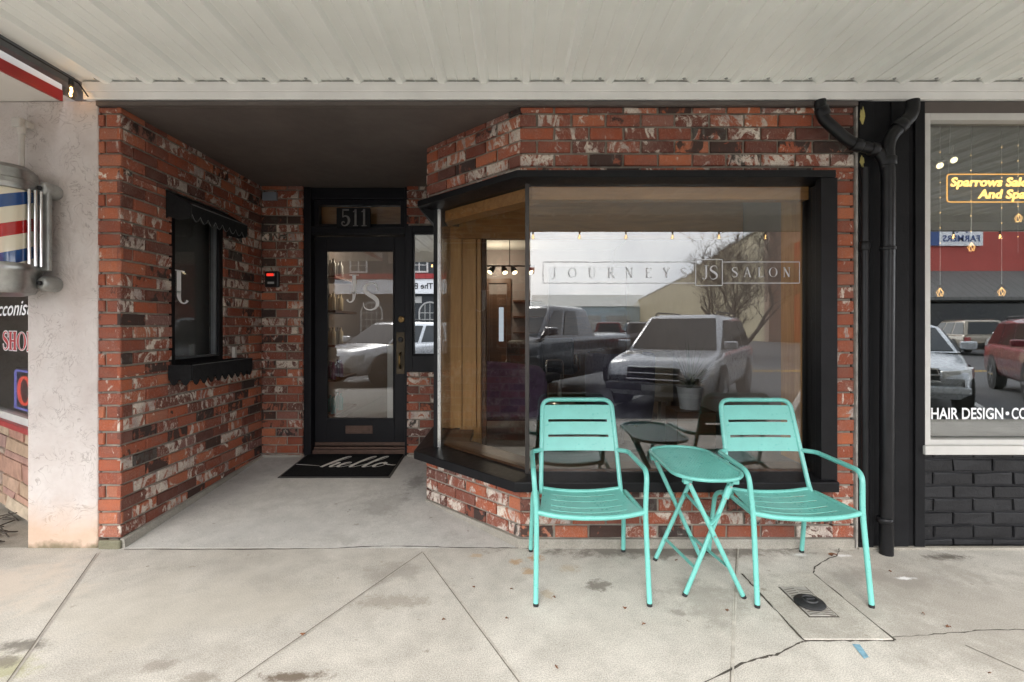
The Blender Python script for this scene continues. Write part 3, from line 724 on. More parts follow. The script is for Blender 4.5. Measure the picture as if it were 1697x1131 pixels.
t = thing('card_reader', 'black card reader with red light on the back brick wall', 'card reader', (-2.17, YB, 1.71))
a = MB(); a.box(-2.236, -2.106, YB-.034, YB-.003, 1.640, 1.786); a.build('case', M['reader'], t, bevel=.012, seg=3)
a = MB(); a.box(-2.214, -2.152, YB-.037, YB-.0345, 1.742, 1.766); a.build('light', M['reader_red'], t)
a = MB(); a.box(-2.150, -2.142, YB-.037, YB-.0345, 1.742, 1.766); a.build('badge', M['tin'], t); a = MB(); a.box(-2.205, -2.148, YB-.037, YB-.0345, 1.672, 1.69); a.build('badge', M['tin'], t)
tag(MB().box(-2.258, -2.128, YB-.03, YB-.003, 2.428, 2.502).build('junction_box', M['grey_box'], bevel=.003), 'plain grey junction box high on the back brick wall', 'junction box')

# ---- rooms behind the glass
rm = MB(); y1 = 6.6
rm.box(-2.2, -2.18, 1.80, y1, .10, 2.80); rm.box(-2.2, 1.97, y1, y1+.02, .10, 2.80); rm.box(1.95, 1.97, .17, y1, .10, 2.80)
rm.build('room_wall', M['room_wall'], shop)
rm = MB(); rm.box(-2.2, 1.97, 1.80, y1, .07, .105); rm.prism([(1.95, .17), (.19, .17), (-.50, .86), (-.50, 1.80), (1.95, 1.80)], .07, .104, lambda u, v, h: (u, v, h)); rm.build('room_floor', M['room_floor'], shop)
rm = MB(); rm.box(-2.2, 1.97, 1.80, y1, 2.75, 2.80); rm.prism([(1.95, .10), (.16, .10), (-.52, .80), (-.52, 1.80), (1.95, 1.80)], 2.62, 2.66, lambda u, v, h: (u, v, h)); rm.build('room_ceiling', M['room_ceiling'], shop)
rm = MB(); rm.box(-2.18, -1.91, YD+.065, YD+.09, .1, 2.75); rm.box(-.93, -.555, YD+.065, YD+.09, .1, 2.75); rm.box(-1.91, -.93, YD+.065, YD+.09, 2.50, 2.75); rm.build('front_partition', M['dark_room'], shop)
# timber screen behind the bay
wd = MB()
for x0, x1 in ((-.515, -.42), (-.415, -.30), (-.29, -.26)): wd.box(x0, x1, 1.26, 1.30, .44, 2.02)
wd.box(-.515, -.255, 1.30, 1.33, .105, 2.02); wd.build('timber_panel', M['oak'], shop, bevel=.002)
wd = MB(); wd.box(-.515, 1.93, 1.25, 1.33, 2.021, 2.30); wd.box(-.515, 1.93, 1.26, 1.33, 2.301, 2.62); wd.build('timber_lintel', M['oak_x'], shop, bevel=.003)
wd = MB(); wd.box(-.252, -.215, 1.24, 1.34, .105, 2.02); wd.build('timber_post', M['walnut'], shop, bevel=.003)
rd = MB(); rd.box(.62, 1.94, 5.5, 5.56, .105, 2.3); rd.build('styling_wall', M['walnut'], shop)
rd = MB(); frame(rd, -.52, -.02, y1-.05, y1-.001, .105, 2.2, .08, .08, 0, .09); rd.box(-.43, -.11, y1-.03, y1-.002, .105, 1.9); rd.build('rear_door', M['walnut'], shop)
rd = MB(); rd.box(-.25, -.16, y1-.04, y1-.031, 1.0, 1.65); rd.build('rear_window', emit('daylit_pane', (.8, .9, 1), .16), shop)

# interior things
def ithing(name, label, cat, loc, group=None): return thing(name, label, cat, loc, group)
t = thing('wing_chair', 'purple upholstered wing chair seen through the angled bay glass', 'armchair', (-.05, 2.75, .105))
pur = paint('purple_fabric', (.10, .058, .105), .9, 0, .2, 20, .3, 200, .2)
a = MB(); a.box(-.40, .33, 2.5, 3.1, .25, .52); a.build('seat', pur, t, bevel=.05, seg=3)
a = MB()
prof = [(-.42, .40), (-.36, .30), (.30, .30), (.36, .40), (.36, .78), (.30, .86), (-.05, .90), (-.36, .92), (-.42, .86)]
a.prism(prof, 2.38, 2.50, lambda u, v, h: (u, h, v)); a.build('backrest', pur, t, bevel=.04, seg=3)
for s in (-.40, .34):
    a = MB(); a.box(s-.045, s+.045, 2.5, 3.05, .3, .70); a.build('wing', pur, t, bevel=.035, seg=3)
for x in (-.34, .28):
    for y in (2.45, 3.0): MB().tube([(x, y, .105), (x, y, .26)], .02, 8).build('leg', M['walnut'], t)
def salon_chair(x, y, label, yaw=0):
    t = thing('salon_chair', label, 'salon chair', (0, 0, 0), None)
    lea = M['lea']
    a = MB(); a.box(-.26, .26, -.25, .25, .45, .57); a.build('seat', lea, t, bevel=.04, seg=3)
    a = MB(); a.box(-.25, .25, .22, .32, .55, 1.0); a.build('backrest', lea, t, bevel=.04, seg=3)
    for s in (-.29, .29):
        a = MB(); a.tube(fillet([(s, .25, .60), (s, .25, .76), (s, -.24, .74), (s, -.24, .50)], .1), .014, 8); a.build('arm', M['chrome'], t, smooth=50)
    a = MB(); a.tube([(0, 0, .02), (0, 0, .45)], .035, 12); a.build('column', M['chrome'], t, smooth=50)
    a = MB(); a.lathe([(0, .05), (.1, .045), (.27, .02), (.28, 0)], (0, 0, 0), 28); a.build('base', M['chrome'], t, smooth=40)
    t.location = (x, y, .105); t.rotation_euler = (0, 0, yaw); return t
M['lea'] = paint('black_leather', (.012, .012, .013), .4, 0, .2, 12, .1, 120)
salon_chair(.30, 3.6, 'black salon chair with chrome arms beyond the mullion of the bay window', 2.6)
salon_chair(.75, 4.9, 'second black salon chair deeper in the room by the mirror station', 2.9)
t = thing('styling_cabinet', 'cream drawer cabinet on legs behind the bay glass', 'cabinet', (1.75, 3.1, .105))
crm = paint('cream_paint', (.42, .38, .30), .5, 0, .06, 5)
a = MB(); a.box(1.45, 1.9, 2.95, 3.4, .40, .98); a.build('case', crm, t, bevel=.006)
for k in range(3):
    a = MB(); a.box(1.48, 1.87, 2.935, 2.949, .43+k*.18, .59+k*.18); a.build('drawer', crm, t, bevel=.006)
for x in (1.47, 1.86):
    for y in (2.98, 3.37): MB().box(x-.02, x+.02, y-.02, y+.02, .105, .40).build('leg', crm, t)
t = thing('tub_chair', 'dark violet tub chair behind the right teal chair inside the bay', 'armchair', (1.15, 1.75, .105))
dv = paint('violet_fabric', (.03, .026, .045), .85, 0, .2, 20)
a = MB(); a.lathe([(.30, .28), (.33, .5), (.34, .9), (.31, .93), (.27, .88), (.26, .5)], (1.05, 1.95, .105), 24, a0=R(150), a1=R(390)); a.build('backrest', dv, t, smooth=50)
a = MB(); a.lathe([(0, .30), (.27, .30), (.29, .40), (.25, .46), (0, .47)], (1.05, 1.95, .105), 24); a.build('seat', dv, t, smooth=50)
a = MB(); a.lathe([(.0, .0), (.2, .0), (.2, .03), (.04, .05), (.04, .3)], (1.05, 1.95, .105), 20); a.build('base', M['rubber'], t, smooth=40)
def spiky(x, y, z, r, n, label, name='potted_plant'):
    t = thing(name, label, 'plant', (x, y, z))
    a = MB(); a.lathe([(0, 0), (.09, 0), (.12, .2), (.125, .21), (.105, .2), (0, .18)], (x, y, z), 20); a.build('pot', M['tin'], t, smooth=40)
    a = MB()
    for i in range(n):
        an = random.uniform(0, 6.28); el = random.uniform(.25, 1.4); L = r*random.uniform(.7, 1.15)
        d = Vector((math.cos(an)*math.cos(el), math.sin(an)*math.cos(el), math.sin(el)))
        side = d.cross(Vector((0, 0, 1))).normalized()*.007; p = Vector((x, y, z+.19)); vs = []
        for k in range(6):
            u = k/5; q = p + d*L*u - Vector((0, 0, 1))*L*.35*u*u*math.cos(el); wv = side*(1-u*.95)
            vs += [q-wv, q+wv]
        a.add(vs, [(2*k, 2*k+1, 2*k+3, 2*k+2) for k in range(5)])
    a.build('foliage', M['grassy'], t)
M['grassy'] = paint('spiky_leaf', (.09, .11, .055), .6, 0, .4, 6)
t_ = MB().box(1.52, 1.88, 1.67, 2.03, .105, .50).build('plant_stand', M['walnut'], None, bevel=.01); tag(t_, 'dark wooden stand under the spiky plant inside the bay', 'plant stand')
spiky(1.70, 1.85, .502, .50, 90, 'spiky grass plant on the wooden stand behind the bay glass')
t_ = MB().box(-1.42, -.98, 2.75, 3.3, .105, 1.08); t_ = t_.build('reception_desk', paint('white_panel', (.62, .61, .58), .45, 0, .05, 3), None, bevel=.006); tag(t_, 'white panelled reception desk behind the entry door glass', 'desk')
spiky(-1.20, 2.95, 1.083, .34, 50, 'thin spiky plant on the reception desk behind the door')
t = thing('product_shelf', 'dark wall shelf full of hair products inside the entry door', 'shelf', (-2.02, 2.45, .105))
for k in range(5): MB().box(-2.17, -1.83, 2.25, 2.95, .35+k*.36, .375+k*.36).build('board', M['walnut'], t)
MB().box(-2.179, -2.171, 2.2, 3.0, .2, 2.2).build('back_panel', M['dark_room'], t)
bc = [paint('bottle_%s' % n, c, .35, 0, .1, 9) for n, c in (('plum', (.10, .02, .05)), ('cream', (.5, .42, .30)), ('teal_green', (.05, .20, .19)), ('grey', (.3, .3, .3)))]
for k in range(5):
    for j in range(4):
        x = -1.87 - .07*(j % 2); y = 2.30 + j*.11; z = .3755+k*.36
        mb = MB(); mb.lathe([(0, 0), (.026, 0), (.028, .01), (.028, .13), (.012, .15), (.012, .18), (0, .18)], (x, y, z), 12)
        cn = ('plum', 'cream', 'teal green', 'grey')[[2, 0, 1, 1, 3][k]]
        tag(mb.build('product_bottle', bc[[2, 0, 1, 1, 3][k]], smooth=40), '%s product bottle on %s shelf board inside the entry door' % (cn, ('the lowest', 'the second', 'the middle', 'the fourth', 'the top')[k]), 'bottle', '%s bottles on %s shelf board' % (cn, ('the lowest', 'the second', 'the middle', 'the fourth', 'the top')[k]))
def track(x0, x1, y, z, heads, label, zc=2.75):
    t = thing('track_light', label, 'track light', ((x0+x1)/2, y, z))
    MB().tube([(x0, y, z), (x1, y, z)], .012, 8).build('rail', M['rubber'], t)
    MB().tube([((x0+x1)/2, y, z), ((x0+x1)/2, y, zc)], .006, 6).build('stem', M['rubber'], t)
    for hx, dx in heads:
        d = Vector((dx, -.55, -.75)).normalized(); p = Vector((hx, y, z-.05))
        h = MB(); h.tube([p-d*.05, p, p+d*.07], [.028, .04, .05], 14); hh = h.build('spot_head', M['rubber'], t, smooth=50)
        b = MB(); q = p+d*.072
        b.tube([q, q+d*.004], [.042, .03], 14); b.build('bulb', M['lamp'], hh)
track(-.42, .35, 4.6, 2.2, ((-.30, -.5), (-.12, .2), (.02, .3), (.25, .5)), 'black track light with four lit spots seen through the angled glass')
for x, y, en in ((-.3, 6.0, 6.0), (-1.45, 2.7, 8.0)):  # added fill for the rear wall and door shelves, no fixtures there
    li = bpy.data.lights.new('room_fill_light', 'POINT'); li.energy = en; li.color = (1, .83, .62); li.shadow_soft_size = .12
    lo = bpy.data.objects.new('room_fill_light', li); COL.objects.link(lo); lo.location = (x, y, 2.3)
t = thing('wall_shelf', 'small dark wall shelf with a plant at the back of the salon', 'shelf', (.25, 6.4, 1.2))
for k in range(3): MB().box(.02, .55, 6.38, 6.59, 1.15+k*.3, 1.18+k*.3).build('board', M['walnut'], t)

# ================================================================== LETTERING
GL = {}
def S_(*p): return ('s', p)      # smooth stroke
def L_(*p): return ('l', p)      # straight stroke
GL['J'] = (.50, [L_((.31, .985, .14), (.31, .25, .14)), S_((.31, .30, .14), (.305, .12, .12), (.25, -.04, .07), (.15, -.09, .045), (.07, -.05, .06), (.03, .02, .085)), L_((.13, .985, .035), (.49, .985, .035))])
GL['S'] = (.68, [S_((.60, .72, .03), (.585, .86, .035), (.49, .965, .045), (.34, .985, .055), (.19, .92, .09), (.12, .79, .12), (.16, .66, .145), (.30, .56, .16), (.46, .46, .165), (.57, .345, .145), (.585, .20, .115), (.50, .065, .075), (.34, .005, .05), (.19, .03, .04), (.10, .12, .035), (.075, .27, .03))])
GL['O'] = (.95, [('o', (.46, .5, .37, .47))])
GL['U'] = (.85, [S_((.19, .985, .13), (.19, .6, .13), (.20, .28, .12), (.30, .06, .07), (.45, .01, .05), (.60, .08, .05), (.67, .30, .05), (.675, .985, .05)), L_((.05, .985, .035), (.33, .985, .035)), L_((.56, .985, .035), (.80, .985, .035))])
GL['R'] = (.80, [L_((.20, 0, .13), (.20, 1, .13)), S_((.20, .975, .04), (.42, .97, .055), (.56, .88, .10), (.59, .74, .13), (.53, .58, .10), (.38, .50, .05), (.2, .495, .04)), L_((.38, .5, .11), (.72, .0, .13)), L_((.06, .017, .035), (.34, .017, .035)), L_((.06, .983, .035), (.24, .983, .035)), L_((.62, .017, .035), (.80, .017, .035))])
GL['N'] = (.85, [L_((.17, 0, .05), (.17, 1, .05)), L_((.15, 1, .14), (.68, .02, .14)), L_((.69, 0, .05), (.69, 1, .05)), L_((.05, .983, .035), (.28, .983, .035)), L_((.05, .017, .035), (.29, .017, .035)), L_((.57, .983, .035), (.81, .983, .035))])
GL['E'] = (.70, [L_((.20, 0, .13), (.20, 1, .13)), L_((.07, .978, .045), (.60, .978, .045)), L_((.2, .51, .045), (.47, .51, .045)), L_((.07, .022, .045), (.62, .022, .045)), L_((.60, 1, .04), (.60, .8, .03)), L_((.62, 0, .04), (.64, .22, .03)), L_((.47, .60, .035), (.47, .42, .035))])
GL['Y'] = (.80, [L_((.13, 1, .14), (.41, .45, .13)), L_((.68, 1, .05), (.42, .45, .05)), L_((.41, .5, .13), (.41, 0, .13)), L_((.02, .983, .035), (.28, .983, .035)), L_((.56, .983, .035), (.80, .983, .035)), L_((.27, .017, .035), (.55, .017, .035))])
GL['A'] = (.82, [L_((.40, 1, .05), (.12, 0, .05)), L_((.38, 1, .13), (.70, 0, .15)), L_((.20, .33, .045), (.58, .33, .045)), L_((.02, .017, .035), (.24, .017, .035)), L_((.56, .017, .035), (.82, .017, .035))])
GL['L'] = (.65, [L_((.20, 0, .13), (.20, 1, .13)), L_((.06, .983, .035), (.34, .983, .035)), L_((.06, .022, .045), (.60, .022, .045)), L_((.60, 0, .04), (.62, .24, .03))])
GL['H'] = (.88, [L_((.2, 0, .17), (.2, 1, .17)), L_((.66, 0, .17), (.66, 1, .17)), L_((.2, .5, .07), (.66, .5, .07)), L_((.04, .97, .06), (.36, .97, .06)), L_((.04, .03, .06), (.36, .03, .06)), L_((.5, .97, .06), (.82, .97, .06)), L_((.5, .03, .06), (.82, .03, .06))])
GL['P'] = (.75, [L_((.2, 0, .17), (.2, 1, .17)), S_((.20, .965, .06), (.42, .96, .08), (.57, .87, .14), (.60, .72, .16), (.54, .56, .13), (.38, .47, .07), (.2, .465, .06)), L_((.04, .03, .06), (.38, .03, .06)), L_((.04, .97, .06), (.24, .97, .06))])
GL['5'] = (.62, [L_((.17, .97, .05), (.17, .52, .05)), L_((.15, .955, .09), (.52, .955, .09)), S_((.17, .54, .05), (.30, .60, .07), (.46, .53, .11), (.53, .34, .13), (.46, .13, .10), (.30, .03, .06), (.15, .07, .06), (.11, .19, .07), (.20, .27, .06), (.26, .20, .05))])
GL['1'] = (.40, [L_((.22, 0, .11), (.22, 1, .11)), S_((.22, .98, .08), (.15, .88, .06), (.07, .84, .05)), L_((.08, .025, .05), (.36, .025, .05))])
def glyph(mb, ch, f, k=1.0, grow=0):
    for kind, p in GL[ch][1]:
        if kind == 'o':
            cx, cy, rx, ry = p; n = 40; vs = []
            for i in range(n):
                an = 2*math.pi*i/n; wv = (.04 + .10*abs(math.cos(an))**1.5)*.5*k + grow
                nx, ny = math.cos(an), math.sin(an)
                vs += [f(cx+(rx+wv)*nx, cy+(ry+wv*.6)*ny), f(cx+(rx-wv)*nx, cy+(ry-wv*.6)*ny)]
            mb.add(vs, [(2*i, 2*i+1, 2*((i+1) % n)+1, 2*((i+1) % n)) for i in range(n)]); continue
        q = catmull(p, 7) if kind == 's' else [Vector(a) for a in p]
        vs = []
        for i, a in enumerate(q):
            t_ = (q[min(i+1, len(q)-1)]-q[max(i-1, 0)]); t_ = Vector((t_.x, t_.y)); t_.normalize()
            wv = a.z*.5*k + grow
            e = Vector((0, 0))
            if grow and i == 0: e = -t_*grow
            if grow and i == len(q)-1: e = t_*grow
            vs += [f(a.x - t_.y*wv + e.x, a.y + t_.x*wv + e.y), f(a.x + t_.y*wv + e.x, a.y - t_.x*wv + e.y)]
        mb.add(vs, [(2*i, 2*i+1, 2*i+3, 2*i+2) for i in range(len(q)-1)])
def at(O, Rv, Uv, h):
    O = Vector(O); Rv = Vector(Rv).normalized()*h; Uv = Vector(Uv).normalized()*h
    return lambda x, y: O + Rv*x + Uv*y
def text_mb(body, O, Rv, Uv, height, extrude=0, offset=0, shear=0, width=None, spacing=1.0):
    cu = bpy.data.curves.new('tmp', 'FONT'); cu.body = body; cu.size = 1; cu.offset = offset; cu.shear = shear; cu.resolution_u = 4; cu.space_character = spacing
    ob = bpy.data.objects.new('tmp', cu); COL.objects.link(ob)
    me = bpy.data.meshes.new_from_object(ob.evaluated_get(bpy.context.evaluated_depsgraph_get()))
    xs = [v.co.x for v in me.vertices]; x0 = min(xs); x1 = max(xs)
    ch = .69   # cap height of the built-in face
    k = height/ch; kx = k if width is None else width/(x1-x0)
    O = Vector(O); Rv = Vector(Rv).normalized(); Uv = Vector(Uv).normalized(); Nv = Rv.cross(Uv)
    mb = MB()
    mb.add([O + Rv*((v.co.x-x0)*kx) + Uv*(v.co.y*k) for v in me.vertices], [tuple(p.vertices) for p in me.polygons])
    if extrude:
        b = len(mb.v); nb = [v + Nv*extrude for v in mb.v]; fs = list(mb.f)
        mb.add(nb, [f for f in fs])
        ec = {}
        for f_ in fs:
            for i in range(len(f_)):
                e = (f_[i], f_[(i+1) % len(f_)]); ec[frozenset(e)] = ec.get(frozenset(e), []) + [e]
        for key, l_ in ec.items():
            if len(l_) == 1:
                a_, c_ = l_[0]; mb.f.append((a_, c_, c_+b, a_+b)); mb.m.append(0)
    bpy.data.objects.remove(ob); bpy.data.curves.remove(cu); bpy.data.meshes.remove(me)
    return mb

XR, ZU = (1, 0, 0), (0, 0, 1)
# door monogram
mb = MB(); glyph(mb, 'J', at((-1.545, YD-.006, 1.535), XR, ZU, .235)); glyph(mb, 'S', at((-1.405, YD-.006, 1.44), XR, ZU, .255)); mb.build('monogram', M['vinyl'], door, recalc=False)
# number plate
mb = MB()
for i, ch in enumerate('511'):
    glyph(mb, ch, at((-1.562 + (.0, .107, .185)[i], YD-.127, 2.198), XR, ZU, .155), 1.0)
mb.build('house_number', M['number'], shop, solid=.006)
# bay lettering
YG = GY-.0045; sgl = 279.4
def gx(px): return (px-848.5)/sgl
def gz(py): return 1.289-(py-541)/sgl
mb = MB(); hz0, hz1 = gz(469.5), gz(434.5); lw = .0045
def hline(x0, x1, z): mb.box(x0, x1, YG-.0004, YG, z-lw/2, z+lw/2)
def vline(x, z0, z1): mb.box(x-lw/2, x+lw/2, YG-.0004, YG, z0, z1)
hline(gx(900), gx(1152), hz0); hline(gx(900), gx(1152), hz1); vline(gx(900), hz0, hz1)
hline(gx(1197), gx(1325), hz0); hline(gx(1197), gx(1325), hz1); vline(gx(1325), hz0, hz1)
jz0, jz1 = gz(473.5), gz(430.5)
hline(gx(1153), gx(1197), jz0); hline(gx(1153), gx(1197), jz1); vline(gx(1153), jz0, jz1); vline(gx(1197), jz0, jz1)
mb.build('sign_border', M['vinyl_shaded'], bw)
def letter(ch, f):
    mb = MB(); glyph(mb, ch, f); mb.build('sign_letter', M['vinyl_shaded'], bw, recalc=False)
for ch, px in zip('JOURNEYS', (914, 941, 974, 1006, 1036, 1069, 1098, 1128)):
    letter(ch, at((gx(px), YG, gz(460.5)), XR, ZU, .058))
for ch, px in zip('SALON', (1212, 1232, 1255, 1274, 1297)):
    letter(ch, at((gx(px), YG, gz(459.5)), XR, ZU, .058))
letter('J', at((gx(1164), YG, gz(461)), XR, ZU, .075)); letter('S', at((gx(1175), YG, gz(463)), XR, ZU, .080))
# mirrored letter on the side window, facing the entry
mb = MB(); glyph(mb, 'J', lambda x, y: Vector((XL-.0475, .515+(.49-x)*.33, 1.47+y*.21))); mb.build('window_letter', M['vinyl'], sw_, recalc=False)

# ================================================================== DOORMAT
def fz(y): return y*ent_slope
t = thing('doormat', 'black doormat with white script hello in front of the door', 'doormat', (-1.43, 1.40, fz(1.4)))
def mp_(x, y, h): return (x, y, fz(y)+h)
a = MB(); a.prism([(-1.88, 1.09), (-.978, 1.09), (-.978, 1.665), (-1.88, 1.665)], .001, .007, mp_); a.build('rubber_edge', M['mat_edge'], t)
a = MB(); a.prism([(-1.862, 1.108), (-.996, 1.108), (-.996, 1.655), (-1.862, 1.655)], .0072, .012, mp_); a.build('pile', M['mat_black'], t)
hel = [(.02, .25), (.28, .95), (.66, 2.0), (.62, 2.42), (.36, 2.2), (.2, 1.2), (.12, .0), (.2, .35), (.55, .98), (.78, .85), (.72, .25), (.95, .0), (1.4, .42), (1.72, .85), (1.58, 1.06), (1.32, .82), (1.26, .3), (1.52, 0), (1.95, .3), (2.45, 1.3), (2.72, 2.1), (2.64, 2.45), (2.4, 2.15), (2.26, 1.0), (2.3, .15), (2.55, .0), (2.95, .4), (3.45, 1.3), (3.72, 2.1), (3.64, 2.45), (3.4, 2.15), (3.26, 1.0), (3.3, .15), (3.55, .0), (4.0, .45), (4.4, .98), (4.12, .85), (3.98, .35), (4.25, .0), (4.62, .3), (4.62, .82), (4.42, 1.02), (4.55, .72), (5.0, .5), (5.4, .42)]
pts = catmull([(x+.42*y, y, 0) for x, y in hel], 8)
a = MB(); vs = []; sx_ = .110; sy_ = .112
for i, p in enumerate(pts):
    tt = (pts[min(i+1, len(pts)-1)] - pts[max(i-1, 0)]); tt.normalize()
    wv = .004 + .0125*max(0, -tt.y)
    q = Vector((-1.63+p.x*sx_, 1.315+p.y*sy_)); nn = Vector((-tt.y*1, tt.x*1))
    if abs(nn.x) < .1 and abs(nn.y) < .1: nn = Vector((0, 1))
    for s in (1, -1): vs.append(mp_(q.x+nn.x*wv*s, q.y+nn.y*wv*s, .0128))
a.add(vs, [(2*i, 2*i+1, 2*i+3, 2*i+2) for i in range(len(pts)-1)]); a.add([mp_(-1.858, 1.385, .0128), mp_(-1.858, 1.373, .0128), mp_(-1.64, 1.338, .0128), mp_(-1.64, 1.343, .0128)], [(0, 1, 2, 3)]); a.add([mp_(-1.03, 1.352, .0128), mp_(-1.03, 1.362, .0128), mp_(-.998, 1.372, .0128), mp_(-.998, 1.360, .0128)], [(0, 1, 2, 3)]); a.build('script_lettering', M['mat_white'], t, recalc=False)

# ================================================================== CANOPY OVER THE PAVEMENT
can = thing('metal_canopy', 'ribbed pale metal canopy roof over the pavement with white beam', 'canopy', (0, 0, 2.7))
ZW = 2.706; SL = .021
def cz(y): return ZW - SL*y
XC0, XC1 = -2.50, 8.0; YO = -3.62
prof = []; sp_ = .2405; x = XC0 + .03
rx = [.0778 + k*sp_ for k in range(-11, 34)]
prof.append((XC0, 0))
for k, r_ in enumerate(rx):
    if r_ - .03 < XC0 or r_ + .03 > XC1: continue
    for dx, dz in ((-.031, 0), (-.017, -.026), (.017, -.026), (.031, 0)): prof.append((r_+dx, dz))
    for mid in (.085, .155):
        for dx, dz in ((-.006, 0), (-.003, -.004), (.003, -.004), (.006, 0)): prof.append((r_+mid+dx, dz))
prof = [p for p in prof if p[0] <= XC1]; prof.append((XC1, 0))
cm = MB(); vs = []
ys = (YO, -1.8, .0)
for y in ys: vs += [(px_, y, cz(y)+dz) for px_, dz in prof]
n = len(prof)
cm.add(vs, [(j*n+i, j*n+i+1, (j+1)*n+i+1, (j+1)*n+i) for j in range(len(ys)-1) for i in range(n-1)])
cm.add([(XC0, YO, cz(YO)+.05), (XC1, YO, cz(YO)+.05), (XC1, 0, ZW+.05), (XC0, 0, ZW+.05)], [(0, 1, 2, 3)])
cm.build('roof_sheet', M['canopy'], can, smooth=20, recalc=False)
cm = MB(); xs_ = .0778+8*sp_+.033
cm.tube([(xs_, y, cz(y)-.004) for y in (YO, -2, 0)], .004, 6); cm.build('seam', M['crack'], can)
for r_ in rx:
    if XC0 < r_-.06 < 3.2: MB().lathe([(0, -.006), (.007, -.005), (.010, 0)], (r_-.055, -.05, cz(-.05)), 8).build('screw_head', M['cast_grey'], can, smooth=40)
cm = MB(); cm.box(-2.47, 8, -.040, -.0005, 2.640, 2.694); cm.box(-2.47, 8, -.032, -.0005, 2.597, 2.6395); cm.build('wall_beam', M['beam_white'], can, bevel=.003)
cm = MB(); cm.box(XC0+.02, 8, -.022, -.0008, 2.6945, 2.704); cm.build('beam_flashing', M['conduit'], can)
cm = MB(); cm.box(XC0, XC1, YO-.06, YO, 2.56, 2.86); cm.build('street_beam', M['beam_white'], can, bevel=.004)
cm = MB(); cm.add([(XC0-.055, YO, cz(YO)+.01), (XC0-.006, YO, cz(YO)+.01), (XC0-.006, -.045, cz(0)+.01), (XC0-.055, -.045, cz(0)+.01), (XC0-.055, YO, cz(YO)-.045), (XC0-.006, YO, cz(YO)-.045), (XC0-.006, -.045, cz(0)-.045), (XC0-.055, -.045, cz(0)-.045)],
       [(0, 1, 2, 3), (7, 6, 5, 4), (0, 4, 5, 1), (1, 5, 6, 2), (2, 6, 7, 3), (3, 7, 4, 0)]); cm.build('edge_channel', M['channel'], can)
# string lights hung from the street beam and along the channel
def bulb_string(pts, label, bulbs, drop=.075):
    t = thing('string_lights', label, 'string lights', pts[0])
    MB().tube(pts, .004, 6).build('cable', M['rubber'], t)
    for (x, y, z) in bulbs:
        so = MB(); so.tube([(x, y, z), (x, y, z-.04)], [.010, .013], 10); s_o = so.build('socket', M['rubber'], t, smooth=50)
        b = MB(); b.lathe([(.010, -.04), (.014, -.05), (.026, -.075), (.027, -.09), (.018, -.108), (0, -.115)], (x, y, z), 14); b.build('bulb', M['clearbulb'], s_o, smooth=60)
        b = MB(); b.tube([(x, y, z-.05), (x+.004, y, z-.07), (x-.004, y, z-.085), (x, y, z-.098)], .0055, 6); b.build('filament', M['bulb'], s_o)
M['clearbulb'] = glass('clear_bulb', (1, .93, .82), .04)
zb = 2.555
bl = [(-2.2+k*.62, YO+.02, zb) for k in range(15)]
bulb_string([(-2.4, YO+.02, zb+.01)]+bl+[(7, YO+.02, zb+.01)], 'string of lit bulbs hanging under the street side canopy beam', bl)
XC = -2.478
sb = [(XC, -.10, 2.680), (XC-.005, -1.35, 2.70), (XC, -2.6, 2.725)]
bulb_string([(-2.42, -.055, 2.60), (XC+.01, -.06, 2.672)]+sb+[(XC, YO, 2.745)], 'black cable with lit bulb at the canopy corner by the stucco pillar', sb)

# ================================================================== DRAIN PIPES
def pipe(name, pts, rad, label, r=.035, collars=(), foot=None):
    t = thing(name, label, 'drain pipe', (pts[-1][0], pts[-1][1], 0))
    a = MB(); a.tube(fillet(pts, rad, 8), r, 18); a.build('pipe', M['pipe'], t, smooth=50)
    for p, d, l in collars:
        d = Vector(d).normalized(); p = Vector(p); c = MB()
        c.tube([p-d*l/2, p-d*(l/2-.003), p+d*(l/2-.003), p+d*l/2], [r+.003, r+.006, r+.006, r+.003], 18); c.build('collar', M['pipe'], t, smooth=50)
    return t
yp = -.075
def fp(px, py, D): return ((px-848.5)*D/820, D-2.88, 1.289-(py-541)*D/820)
D_ = 2.805
pA = [fp(1360, 158, D_), fp(1360, 186, D_), fp(1420, 238, D_), fp(1472, 258, D_), fp(1474, 300, D_)]
tP = pipe('drain_pipe', [fp(1512, 167, 2.80), fp(1512, 190, 2.80), fp(1470, 232, 2.80), fp(1472, 300, 2.80), fp(1470, 600, 2.80), (2.118, -.08, .0)], .07, 'black upright drain pipe with fork, in front of the black pilaster',
     collars=[(fp(1492, 209, 2.80), (-.7, 0, -.7), .05), (fp(1472, 268, 2.80), (0, 0, 1), .05), (fp(1471, 412, 2.80), (0, 0, 1), .02), (fp(1466, 862, 2.80), (0, 0, 1), .03)])
tP2 = pipe('drain_pipe', [fp(1359, 167, D_), fp(1361, 194, D_), fp(1412, 240, D_), fp(1462, 250, D_), fp(1473, 300, D_-.0)], .08, 'black slanted drain branch crossing the brick header into the upright pipe', r=.031,
     collars=[(fp(1363, 186, D_), (.35, 0, -.9), .05), (fp(1420, 241, D_), (.9, 0, -.3), .05), (fp(1448, 248, D_), (.9, 0, -.2), .04)])
pipe('drain_pipe', [(2.03, -.035, 2.2), (2.03, -.035, .05)], .02, 'thin black standpipe flat against the pilaster beside the brick edge', r=.022, collars=[((2.03, -.035, 1.75), (0, 0, 1), .05)])

